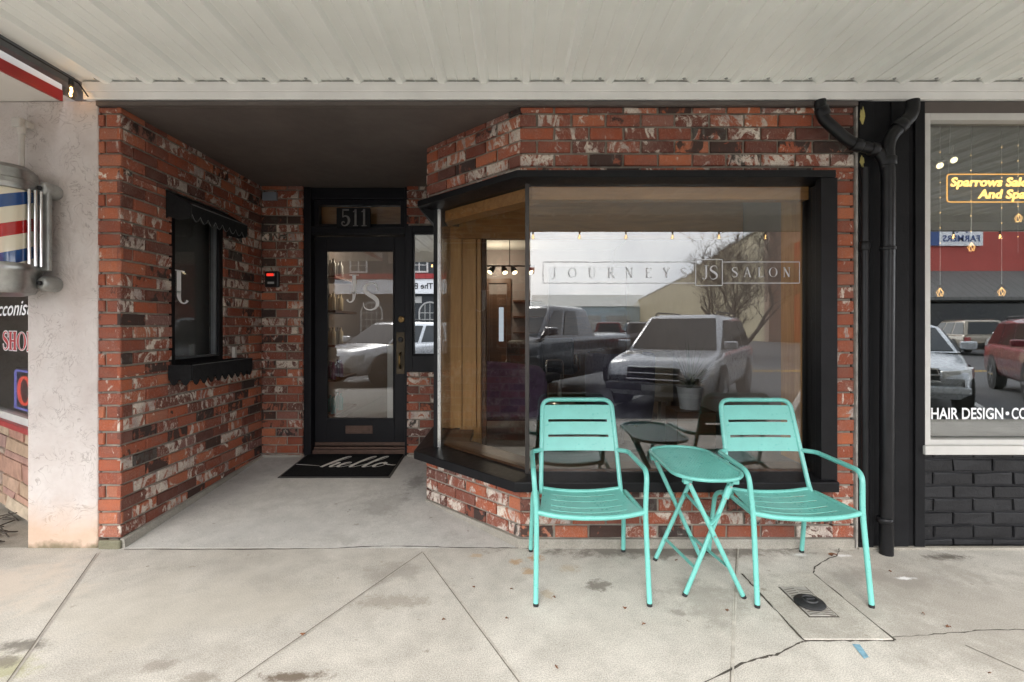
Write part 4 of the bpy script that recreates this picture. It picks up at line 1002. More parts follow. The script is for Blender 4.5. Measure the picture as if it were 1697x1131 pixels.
# ================================================================== RIGHT SHOP
rs = thing('black_shopfront', 'black painted shopfront with white framed window right of the salon', 'storefront', (2.0, 0, 0))
a = MB(); a.box(1.996, 2.0055, -.012, .03, .0, SOF); a.build('edge_strip', M['strip_grey'], rs)
a = MB(); a.box(2.0065, 2.392, .0, .08, .0, 2.592); a.box(2.0065, 2.09, -.022, -.0005, .0, 2.59); a.box(2.20, 2.30, -.012, -.0005, .0, 2.59); a.box(2.335, 2.392, -.016, -.0005, .0, 2.59); a.build('pilaster', M['black_flat'], rs, bevel=.003)
a = MB(); a.box(2.3925, 8, -.012, .10, 2.525, 2.592); a.build('head_board', M['soffit'], rs)
pk = paint('bare_yellow_paint', (.42, .36, .12), .8, 0, .2, 30)
a = MB()
for (cx_, cz_, w_, h_) in ((2.024, 2.50, .022, .06), (2.022, 2.245, .022, .035), (2.028, 2.19, .008, .05)):
    n = 14; vs = [(cx_, -.0232, cz_)] + [(cx_+w_*math.cos(6.283*k/n)*random.uniform(.5, 1.1)*.8, -.0232, cz_+h_*math.sin(6.283*k/n)*random.uniform(.5, 1.1)) for k in range(n)]
    a.add(vs, [(0, 1+k, 1+(k+1) % n) for k in range(n)])
a.build('peeled_patch', pk, rs)
wf = bpy.data.objects.new('shop_window', None); COL.objects.link(wf); wf.parent = rs; wf.location = (0, 0, 0)
WX0 = 2.393; WZ1_ = 2.532; WZ0_ = .60
a = MB(); a.box(WX0, WX0+.032, -.014, .07, WZ0_, WZ1_-.0075); a.box(WX0+.0325, 8, -.014, .07, WZ1_-.048, WZ1_-.0075); a.box(WX0+.0325, 8, -.006, .07, WZ0_, WZ0_+.03); a.build('frame', M['white_trim'], wf, bevel=.003)
a = MB(); a.box(WX0-.015, 8, -.035, .10, WZ0_-.052, WZ0_-.0005); a.build('sill', M['white_trim'], wf, bevel=.004)
a = MB(); a.box(WX0+.033, 8, .043, .049, WZ0_+.03, WZ1_-.048); a.build('pane', M['glass_right'], wf)
w = MB(); brick_panel(w, (2.393, .0), (1, 0), (0, -1), 0, 3.0, .015, .545, pitch=.232, phase=.06, mortarmat=0, rough=1.5)
w.build('brick_base', [M['plinth_brick']], rs, rnd=True)
a = MB(); a.box(2.0, 6, -.03, .0, -.02, .012); a.build('footing', M['footing'], rs, bevel=.004)
a = MB(); a.box(2.0, 8, 3.6, 3.62, 0, 2.9); a.box(7.9, 8, .1, 3.6, 0, 2.9); a.box(1.98, 2.0, .1, 3.6, 0, 2.9); a.box(2.0, 8, .1, 3.6, 2.65, 2.9); a.box(2.0, 8, .1, 3.6, .02, .06); a.build('shop_room', M['dark_room'], rs)
a = MB(); a.box(2.0, 8, .0, 7, 2.91, 5.5); a.box(2.0, 8, .07, .1, 2.60, 2.91); a.box(5.4, 8, -.02, .0, 0, .545); a.build('upper_wall', M['black_flat'], rs)
sx = 279.9
mb = text_mb('HAIR DESIGN', ((1541-848.5)/sx, .0405, 1.289-(694-541)/sx), XR, ZU, .064, offset=.018, width=.425)
mb.build('window_lettering', M['vinyl'], wf)
mb = text_mb('COLOR', ((1674-848.5)/sx, .0405, 1.289-(694-541)/sx), XR, ZU, .064, offset=.018, width=.215)
mb.lathe([(0, 0), (.011, 0)], ((1667-848.5)/sx-.0, .0405, 1.289-(685-541)/sx), 14, 'y')
mb.build('window_lettering', M['vinyl'], wf)
# LED sign
t = thing('led_sign', 'glowing yellow LED sign on clear panel hanging in the right window', 'sign', (2.9, .15, 2.1))
Dl = 3.03; lx = lambda px: (px-848.5)*Dl/820; lz = lambda py: 1.289-(py-541)*Dl/820
x0, x1, z0, z1 = lx(1570), lx(1570)+.62, lz(335), lz(289)
g = MB(); g.box(x0, x1, .153, .157, z0, z1); g.build('panel', M['glass_clear'], t)
e = MB(); e.tube(fillet([(x0+.3, .152, z1), (x0, .152, z1), (x0, .152, z0), (x1, .152, z0), (x1, .152, z1), (x0+.3, .152, z1)], .02), .0035, 6); e.build('edge_light', M['led_edge'], t)
mb = text_mb('Sparrows Salon', (lx(1575), .146, lz(309)), XR, ZU, .052, extrude=-.004, offset=.022, shear=.18, width=.515, spacing=1.0); mb.build('lettering', M['led_yellow'], t)
mb = text_mb('And Spa', (lx(1620), .146, lz(329)), XR, ZU, .052, extrude=-.004, offset=.022, shear=.18, width=.29, spacing=1.0); mb.build('lettering', M['led_yellow'], t)
for xx in (x0+.01, x1-.01): MB().tube([(xx, .155, z1), (xx+.02, .155, 2.65)], .0015, 5).build('wire', M['steel'], t)
def pend(px, py, Dp, label):
    x, y, z = fp(px, py, Dp); t = thing('pendant_bulb', label, 'pendant bulb', (x, y, z), None)
    MB().tube([(x, y, z+.05), (x, y, 2.65)], .0015, 5).build('wire', M['steel'], t)
    b = MB(); b.lathe([(.010, .05), (.016, .035), (.036, .0), (.034, -.018), (.018, -.036), (0, -.042)], (x, y, z), 16); b.build('bulb', M['clearbulb'], t, smooth=60)
    f_ = MB()
    for k in range(5):
        an = 2*math.pi*k/5; f_.tube([(x, y, z+.03), (x+.018*math.cos(an), y+.022*math.sin(an), z), (x+.012*math.cos(an+1), y+.012*math.sin(an+1), z-.026)], .0011, 5)
    f_.build('filament', M['bulb_dim'], t)
M['bulb_dim'] = emit('dim_filament', (1, .58, .22), 1.0)
for px, py, l in ((1558, 485, 'lowest round filament bulb at the left edge of the right window'), (1610, 410, 'round filament bulb hanging just under the yellow LED sign'), (1660, 484, 'low round filament bulb hanging above the red car reflection'), (1688, 362, 'round filament bulb hanging beside the right end of the LED sign')):
    pend(px, py, 3.25, l)
t = thing('fairy_lights', 'strands of tiny warm fairy lights hanging inside the right window', 'fairy lights', (2.8, .2, 2.3))
wv_ = MB(); dots = MB()
for px in (1558, 1609, 1660, 1687):
    x, y, z = fp(px, 215, 3.1); wv_.tube([(x, y, 2.6), (x, y, 1.75)], .0008, 4)
    for k in range(7):
        dots.lathe([(0, -.004), (.0035, 0), (0, .004)], (x, y, 2.42-k*.095-(px % 7)*.01), 6)
wv_.build('wire', M['steel'], t); dots.build('bulb', M['bulb_dim'], t)
t = thing('ceiling_spot', 'white twin spot lamp lit near the ceiling of the right shop', 'spot light', (2.75, .8, 2.4))
for px, py in ((1552, 272), (1575, 263)):
    p = Vector(fp(px, py, 3.7)); h = MB(); d = Vector((-.2, -.8, -.5)).normalized()
    h.tube([p-d*.07, p, p+d*.05], [.016, .024, .027], 14); hh = h.build('spot_head', M['white_trim'], t, smooth=50)
    b = MB(); b.tube([p+d*.051, p+d*.055], [.022, .014], 14); b.build('bulb', M['lamp'], hh)
MB().tube([Vector(fp(1552, 272, 3.72)), Vector(fp(1575, 263, 3.72)), Vector(fp(1600, 160, 3.72))], .008, 6).build('stem', M['white_trim'], t)

# ================================================================== LEFT SHOP (barber)
bs_ = thing('stucco_shopfront', 'pale stucco barber shopfront with stone base left of the salon', 'storefront', (-2.6, 0, 0))
a = MB(); a.box(-2.815, -2.4065, -.006, .30, -.01, 2.598); a.build('stucco_pillar', M['stucco'], bs_, bevel=.008)
P0 = Vector((-2.80, .12, 0)); dv_ = Vector((-.845, .535, 0)).normalized(); nv = Vector((-dv_.y, dv_.x, 0))*-1
if nv.y > 0: nv = -nv
def bq(u, z, d): return P0 + dv_*u + nv*d + Vector((0, 0, z))
def bbox(mb, u0, u1, z0, z1, d0, d1, mi=0, rnd=(0, 0, 0)):
    vs = [bq(u, z, d) for d in (d0, d1) for z in (z0, z1) for u in (u0, u1)]
    mb.add(vs, [(0, 1, 3, 2), (4, 6, 7, 5), (0, 4, 5, 1), (2, 3, 7, 6), (0, 2, 6, 4), (1, 5, 7, 3)], mi, rnd)
# flagstone wainscot
st_ = MB(); bbox(st_, 0, 3.0, 0, .60, -.05, -.012, 1)
z = .02
random.seed(21)
while z < .59:
    h = random.choice((.05, .09, .13, .13)); h = min(h, .60-z); u = -random.uniform(0, .2)
    while u < 3:
        l_ = random.uniform(.28, .75); r_ = (random.random(), random.random(), random.random())
        if h > .03: 
            u0, u1 = max(0, u+.006), u+l_-.006
            if u1-u0 > .03:
                e = .008; jj = lambda: random.uniform(-.006, .006)
                fro = [bq(u0+e+jj(), z+.006+jj()*.5, random.uniform(0, .012)), bq(u1-e+jj(), z+.006+jj()*.5, random.uniform(0, .012)), bq(u1-e+jj(), z+h-.006+jj()*.5, random.uniform(0, .012)), bq(u0+e+jj(), z+h-.006+jj()*.5, random.uniform(0, .012))]
                bk = [bq(u0, z+.003, -.02), bq(u1, z+.003, -.02), bq(u1, z+h-.003, -.02), bq(u0, z+h-.003, -.02)]
                st_.add(bk+fro, [(0, 1, 5, 4), (1, 2, 6, 5), (2, 3, 7, 6), (3, 0, 4, 7), (4, 5, 6, 7)], 0, r_)
        u += l_
    z += h
st_.build('stone_base', [M['stone'], M['mortar']], bs_, rnd=True)
a = MB(); bbox(a, 0, 3, .602, .64, -.05, .04); a.build('window_sill', M['red_paint'], bs_, bevel=.004)
a = MB(); bbox(a, 0, 3, .641, .69, -.04, .012); a.build('window_frame', M['white_trim'], bs_); a = MB(); bbox(a, 0, 3, 1.98, 2.03, -.04, .012); a.build('window_frame', M['white_trim'], bs_)
a = MB(); bbox(a, 0, 3, .69, 1.98, -.018, -.012); a.build('window_pane', M['glass_right'], bs_)
a = MB(); bbox(a, 0, 3, 2.031, 2.6, -.06, -.006); a.build('upper_wall', M['stucco'], bs_)
a = MB(); a.box(-4.2, -2.8155, .002, .08, 2.06, 2.598); a.build('stucco_header', M['stucco'], bs_, bevel=.006)
a = MB(); a.box(-6.5, -2.44, 3.2, 3.22, 0, 2.6); a.box(-6.5, -2.44, .34, 3.2, -.12, -.1); a.box(-2.46, -2.44, .31, 3.2, -.1, 2.6); a.build('shop_room', M['dark_room'], bs_)
a = MB(); a.box(-8, -2.6197, -3.6, 3.0, 2.600, 2.64); a.build('soffit', paint('white_plaster', (.66, .62, .57), .8, 0, .05, 2, .1, 40), bs_)
a = MB(); a.box(-2.6195, -2.605, -3.6, -.01, 2.594, 2.655); a.build('red_edge', M['red_paint'], bs_)
a = MB(); a.box(-2.6195, -2.61, -3.6, -.01, 2.6555, 2.90); a.build('fascia', M['beam_white'], bs_)
a = MB(); a.box(-8, -2.43, .31, 4, 2.65, 5.5); a.box(-8, -2.58, -3.6, .31, 2.86, 2.95); a.build('upper_block', M['stucco'], bs_)
a = MB(); a.box(-6.7, -6.5, 0, 3.2, 0, 2.598); a.build('sky_block_wall', M['stucco'], bs_)  # unseen wall, added to keep bright sky out of the barber glass
a = MB(); a.box(-6, -2.82, -.0035, 2.2, -.14, .002); a.build('entry_paving', M['footing'], bs_)
uh = Vector(-dv_)   # reading direction seen from the street
def dec(u): return bq(u, 0, .0015)
O = lambda u, z: bq(u, z, -.0105)
uv = lambda px: None
# SHOP in red on white, Tobacconist above
for nm, grow, mt, dd in (('lettering_outline', .05, 'vinyl', -.0108), ('lettering', 0, 'red_vinyl', -.0098)):
    mb = MB(); u = 1.03
    for ch in 'SHOP':
        glyph(mb, ch, (lambda u_: lambda x, y: bq(u_ - x*.21, 1.125 + y*.125, dd))(u), 1.35, grow); u -= GL[ch][0]*.215
    mb.build(nm, M[mt], bs_, recalc=False)
mb = text_mb('Tobacconist', bq(1.66, 1.365, -.0105), uh, ZU, .10, offset=.012, shear=.35, width=1.28); mb.build('script_lettering', M['vinyl'], bs_)
t = thing('neon_sign', 'red and blue neon OPEN sign in the barber window', 'sign', tuple(bq(.5, .8, -.06)))
nu = lambda v: 1.0 - v*.30            # v runs along the sign from its left end
bd = MB(); bd.tube(fillet([bq(nu(v), z, -.07) for v, z in ((.05, .70), (.0, .70), (.0, .97), (3.2, .97), (3.2, .70), (.05, .70))], .03), .007, 8, closed=True); bd.build('border_tube', M['neon_blue'], t, smooth=60)
def nt_(pts, closed=False): MB().tube([bq(nu(v), z, -.065) for v, z in pts], .009, 8, closed=closed).build('letter_tube', M['neon_red'], t, smooth=60)
nt_([(.75+.42*math.cos(k*math.pi/12), .835+.095*math.sin(k*math.pi/12)) for k in range(24)], True)
nt_([(1.36, .74), (1.36, .93), (1.62, .93), (1.74, .90), (1.74, .86), (1.62, .83), (1.38, .83)])
nt_([(2.3, .93), (1.95, .93), (1.95, .74), (2.3, .74)]); nt_([(1.97, .835), (2.22, .835)])
nt_([(2.5, .74), (2.5, .93), (2.95, .74), (2.95, .93)])
a = MB(); bbox(a, nu(3.4), nu(-.1), .68, .99, -.10, -.085); a.build('back_panel', M['rubber'], t)
# barber pole
bx, by = -2.80, -.165
t = thing('barber_pole', 'red white and blue striped barber pole bracketed to the stucco pillar', 'barber pole', (bx, by, 1.5))
def stripes():
    m, tt, n, l = nt('barber_stripes'); co = objco(tt); sp = N(tt, 'ShaderNodeSeparateXYZ'); l.new(co, sp.inputs[0])
    an = math_(tt, 'ARCTAN2', sp.outputs[1], sp.outputs[0])
    v = math_(tt, 'FRACT', math_(tt, 'ADD', math_(tt, 'MULTIPLY', sp.outputs[2], 1/.31), math_(tt, 'MULTIPLY', an, -1/(2*math.pi))))
    r_ = ramp(tt, v, [(0, (.42, .02, .02)), (.20, (.70, .64, .50)), (.48, (.02, .07, .22)), (.70, (.70, .64, .50)), (.97, (.42, .02, .02))]); r_.color_ramp.interpolation = 'CONSTANT'
    finish(tt, r_.outputs[0], .12, 0, None, .6, .6); return m
rr_ = .135
a = MB(); a.lathe([(rr_, 1.60), (rr_, 2.05)], (bx, by, 0), 48); a.build('striped_cylinder', stripes(), t, smooth=60)
a = MB(); a.lathe([(0, 2.175), (.06, 2.175), (.12, 2.165), (.145, 2.14), (.150, 2.09), (.158, 2.085), (.162, 2.06), (.155, 2.05), (.152, 2.035), (.13, 2.03)], (bx, by, 0), 48); a.build('cap', M['pole_metal'], t, smooth=35)
a = MB(); a.lathe([(.13, 1.635), (.160, 1.63), (.168, 1.61), (.163, 1.585), (.155, 1.575), (.150, 1.50), (.135, 1.47), (.09, 1.455), (0, 1.455)], (bx, by, 0), 48); a.build('base', M['pole_metal'], t, smooth=35)
for dx, dy in ((.150, -.0), (.163, .022), (.170, .048), (-.15, -.06), (-.165, .0)): MB().tube([(bx+dx, by+dy, 1.62), (bx+dx, by+dy, 2.04)], .0085, 10).build('chrome_rod', M['chrome'], t, smooth=60)
a = MB(); a.box(bx-.16, bx+.195, by+.065, by+.09, 1.60, 2.06); a.build('back_plate', M['cast_grey'], t, bevel=.006)
for z in (2.06, 1.53):
    a = MB(); a.box(bx+.06, bx+.10, by+.10, -.008, z-.025, z+.025); a.tube([(bx+.165, by+.05, z), (bx+.165, by+.075, z), (bx+.150, -.008, z)], [.026, .042, .046], 16); a.build('bracket', M['cast_grey'], t, smooth=50, bevel=.008)
    a = MB(); a.lathe([(0, -.012), (.012, -.01), (.013, 0)], (bx+.165, by+.048, z), 10, 'y'); a.build('bolt', M['rubber'], t, smooth=40)
t = thing('conduit', 'painted conduit with elbow dropping into the top of the barber pole', 'conduit', (-2.72, -.13, 2.4))
cx_, cy_ = (33-848.5)*2.82/820, -.05
a = MB(); a.tube([(cx_, cy_, 2.46), (cx_, cy_, 2.06)], .0145, 12); a.build('pipe', M['conduit'], t, smooth=60)
a = MB(); a.box(cx_-.032, cx_+.018, cy_-.03, cy_+.03, 2.42, 2.475); a.tube([(cx_, cy_, 2.45), (cx_, cy_, 2.385)], .021, 12); a.box(cx_-.0, cx_+.03, cy_-.0, -.001, 2.425, 2.465); a.build('elbow', M['conduit'], t, bevel=.006)
# planter rubbish in the stone corner
t = MB()
for i in range(26):
    p = Vector(bq(random.uniform(.12, .9), .02, random.uniform(.02, .22))); d = Vector((random.uniform(-1, 1), random.uniform(-1, 1), random.uniform(0, .4))).normalized()
    t.tube([p-d*.06, p, p+d*.07], .004, 5)
tag(t.build('twig_litter', M['crack'], None), 'dark dead twigs and leaves heaped at the stone base', 'litter', None, 'stuff')

# ================================================================== TEAL CHAIRS AND TABLE
def patio_chair():
    t = thing('patio_chair', 'x', 'chair'); T = M['teal']; r = .0122
    yb0, yb1 = .118, .285; zb0, zb1 = .405, .868
    def byz(z): return yb0 + (yb1-yb0)*(z-zb0)/(zb1-zb0)
    wb, wt = .214, .198
    a = MB(); pts = [(-wb, yb0-.02, zb0-.015), (-wb, byz(.44), .44), (-wt, yb1, zb1), (wt, yb1, zb1), (wb, byz(.44), .44), (wb, yb0-.02, zb0-.015)]
    a.tube(fillet(pts, [.05, .055, .055, .05], 7), r, 12); a.build('back_frame', T, t, smooth=60)
    # backrest sheet with two slots
    bp = MB(); zs = [.598, .668, .681, .748, .761, .838]
    for i in range(5):
        za, zc = zs[i], zs[i+1]
        def wz(z): return wb + (wt-wb)*(z-zb0)/(zb1-zb0) - .004
        cols = [-1, -.84, .84, 1]
        for k in range(3):
            if i in (1, 3) and k == 1: continue
            x0, x1 = cols[k], cols[k+1]; m = 10 if k == 1 else 2
            for j in range(m):
                xa = x0+(x1-x0)*j/m; xb = x0+(x1-x0)*(j+1)/m
                cv = lambda x: .010*(1-x*x)
                bp.add([(xa*wz(za), byz(za)+cv(xa), za), (xb*wz(za), byz(za)+cv(xb), za), (xb*wz(zc), byz(zc)+cv(xb), zc), (xa*wz(zc), byz(zc)+cv(xa), zc)], [(0, 1, 2, 3)])
    bp.build('backrest', T, t, solid=.003, recalc=False)
    # seat sheet with five slots
    sp = MB(); yf, yr = -.228, .125
    rows = [yf]; ns = 4; sw = (yr-yf-.0)/(ns+1)
    for k in range(ns): rows += [yf+sw*(k+1)-.005, yf+sw*(k+1)+.005]
    rows.append(yr)
    def sx2(y): return .244 + (.205-.244)*(y-yf)/(yr-yf)
    def szz(x, y): return .413 - .022*(1-x*x) - .008*math.sin(math.pi*(y-yf)/(yr-yf))
    for i in range(len(rows)-1):
        ya, yc = rows[i], rows[i+1]
        cols = [-1, -.78, .78, 1]
        for k in range(3):
            if i % 2 == 1 and k == 1: continue
            m = 10 if k == 1 else 2; x0, x1 = cols[k], cols[k+1]
            for j in range(m):
                xa = x0+(x1-x0)*j/m; xb = x0+(x1-x0)*(j+1)/m
                sp.add([(x*sx2(y), y+.012*(x*x-1)*((y-yf)/(yr-yf) < .5 and 1 or -.6), szz(x, y)) for x, y in ((xa, ya), (xb, ya), (xb, yc), (xa, yc))], [(0, 1, 2, 3)])
    sp.build('seat', T, t, solid=.003, recalc=False)
    a = MB(); a.tube(catmull([(-.257, -.222, .412), (-.15, -.236, .397), (0, -.241, .391), (.15, -.236, .397), (.257, -.222, .412)], 5), r, 12); a.build('seat_rail', T, t, smooth=60); a = MB()
    a.tube(catmull([(-.210, .120, .412), (-.1, .127, .396), (0, .130, .392), (.1, .127, .396), (.210, .120, .412)], 5), r, 12); a.build('seat_rail', T, t, smooth=60)
    for s in (-1, 1):
        a = MB(); a.tube(fillet([(s*.208, byz(.602), .604), (s*.262, byz(.602)-.05, .606), (s*.270, -.205, .600), (s*.256, -.226, .41), (s*.262, -.276, .013)], [.02, .055, .06, .02], 8), r, 12); a.build('arm', T, t, smooth=60)
        MB().tube([(s*.2621, -.2765, .0), (s*.2621, -.276, .014)], .0126, 12).build('foot', M['rubber'], t)
        a = MB(); a.tube(fillet([(s*.250, -.20, .405), (s*.238, .12, .398), (s*.255, .215, .36), (s*.265, .276, .013)], [.06, .06], 8), r, 12); a.build('leg', T, t, smooth=60)
        MB().tube([(s*.2651, .2765, .0), (s*.2651, .276, .014)], .0126, 12).build('foot', M['rubber'], t)
    return t
c1 = patio_chair(); c1.location = (.372, -.324, 0); c1['label'] = 'teal metal armchair standing left of the folding table'; c1['group'] = 'teal chairs by the bay window'
c2 = dup(c1, (1.387, -.335, 0), 0, 'teal metal armchair right of the table, over the round black cap', 'teal chairs by the bay window')
t = thing('folding_table', 'small teal folding table with oval mesh top between two chairs', 'table', (.94, -.315, 0))
ZT = .585; cx_, cy_ = .937, -.305; hw, hl = .165, .318; rad = .15
def stad(hw, hl, rad, n=10):
    out = []
    for qx, qy, a0 in ((1, 1, 0), (-1, 1, 90), (-1, -1, 180), (1, -1, 270)):
        for k in range(n+1):
            an = R(a0+90*k/n); out.append((qx*(hw-rad)+rad*math.cos(an), qy*(hl-rad)+rad*math.sin(an)))
    return out
a = MB(); a.tube([(cx_+x, cy_+y, ZT) for x, y in stad(hw, hl, rad)], .0095, 10, closed=True); a.build('top_rim', M['teal'], t, smooth=60)
a = MB()
def inside(x, y):
    ax, ay = abs(x), abs(y); ax2, ay2 = hw-rad, hl-rad
    if ax > hw or ay > hl: return False
    if ax > ax2 and ay > ay2: return (ax-ax2)**2+(ay-ay2)**2 < rad*rad
    return True
for fam, (dx, dy) in enumerate(((.55, 1), (-.55, 1))):
    L_n = math.hypot(dx, dy); dx /= L_n; dy /= L_n; nx_, ny_ = -dy, dx
    o = -.45
    while o < .45:
        s0 = None; s = -.45
        while s < .45:
            q = inside(nx_*o+dx*s, ny_*o+dy*s)
            if q and s0 is None: s0 = s
            if (not q) and s0 is not None:
                a.bar((cx_+nx_*o+dx*s0, cy_+ny_*o+dy*s0, ZT-.003+fam*.0016), (cx_+nx_*o+dx*s, cy_+ny_*o+dy*s, ZT-.003+fam*.0016),   .0052, .0022); s0 = None; break
            s += .004
        o += .0125
a.build('mesh_top', M['teal'], t)
tl = dict(A=(.790, -.170), B=(.828, -.529), Cc=(1.046, -.112), Dd=(1.096, -.521))
zt = ZT-.018; rl_ = .0115
tops = dict(fl=(.826, -.535), rl=(.788, -.120), fr=(1.052, -.540), rr=(1.05, -.150))
legs = ((tl['Dd'], tops['fl'], 1), (tl['Cc'], tops['rl'], 1), (tl['B'], tops['fr'], -1), (tl['A'], tops['rr'], -1))
for (f0, t0, s) in legs:
    off = -.013 if s > 0 else .013
    p0 = Vector((f0[0], f0[1]+off, .010)); p1 = Vector((t0[0], t0[1]+off, zt))
    a = MB(); a.tube([p0, p1], rl_, 12); a.build('leg', M['teal'], t, smooth=60)
    dd = (p1-p0).normalized(); MB().tube([p0-dd*.011, p0+dd*.004], .0122, 12).build('foot', M['rubber'], t)
def lerp(a_, b_, u, off=0): return Vector((a_[0]+(b_[0]-a_[0])*u, a_[1]+(b_[1]-a_[1])*u+off, .010+(zt-.010)*u))
a = MB(); a.bar(lerp(tl['A'], tops['rr'], .20, .013), lerp(tl['B'], tops['fr'], .22, .013), .018, .005); a.build('cross_bar', M['teal'], t, bevel=.001); a = MB(); a.bar(lerp(tl['Cc'], tops['rl'], .20, -.013), lerp(tl['Dd'], tops['fl'], .24, -.013), .018, .005); a.build('cross_bar', M['teal'], t, bevel=.001); a = MB()
a.bar(lerp(tl['A'], tops['rr'], .64, .013), lerp(tl['B'], tops['fr'], .60, .013), .018, .006); a.build('cross_bar', M['teal'], t, bevel=.001)
a = MB(); a.bar(lerp(tl['Dd'], tops['fl'], .62, -.030), lerp(tl['B'], tops['fr'], .70, -.0), .014, .006); a.build('lock_arm', M['teal'], t, bevel=.001)
p = lerp(tl['B'], tops['fr'], .83, .013); q = lerp(tl['B'], tops['fr'], .93, .013); a = MB(); a.tube([p, q], .0165, 12); a.build('lock_sleeve', M['teal'], t, smooth=50)
for k, (x, y) in tops.items(): MB().box(x-.016, x+.016, y-.018, y+.018, zt-.022, ZT-.006).build('hinge_bracket', M['teal'], t, bevel=.003)
for p in (lerp(tl['Dd'], tops['fl'], .97, -.028), lerp(tl['Dd'], tops['fl'], .52, -.028), p-Vector((0, .01, 0)), q-Vector((0, .01, 0)), lerp(tl['Cc'], tops['rl'], .96, -.028)): MB().lathe([(0, -.007), (.005, -.006), (.006, 0)], p, 10, 'y').build('bolt', M['steel'], t, smooth=40)

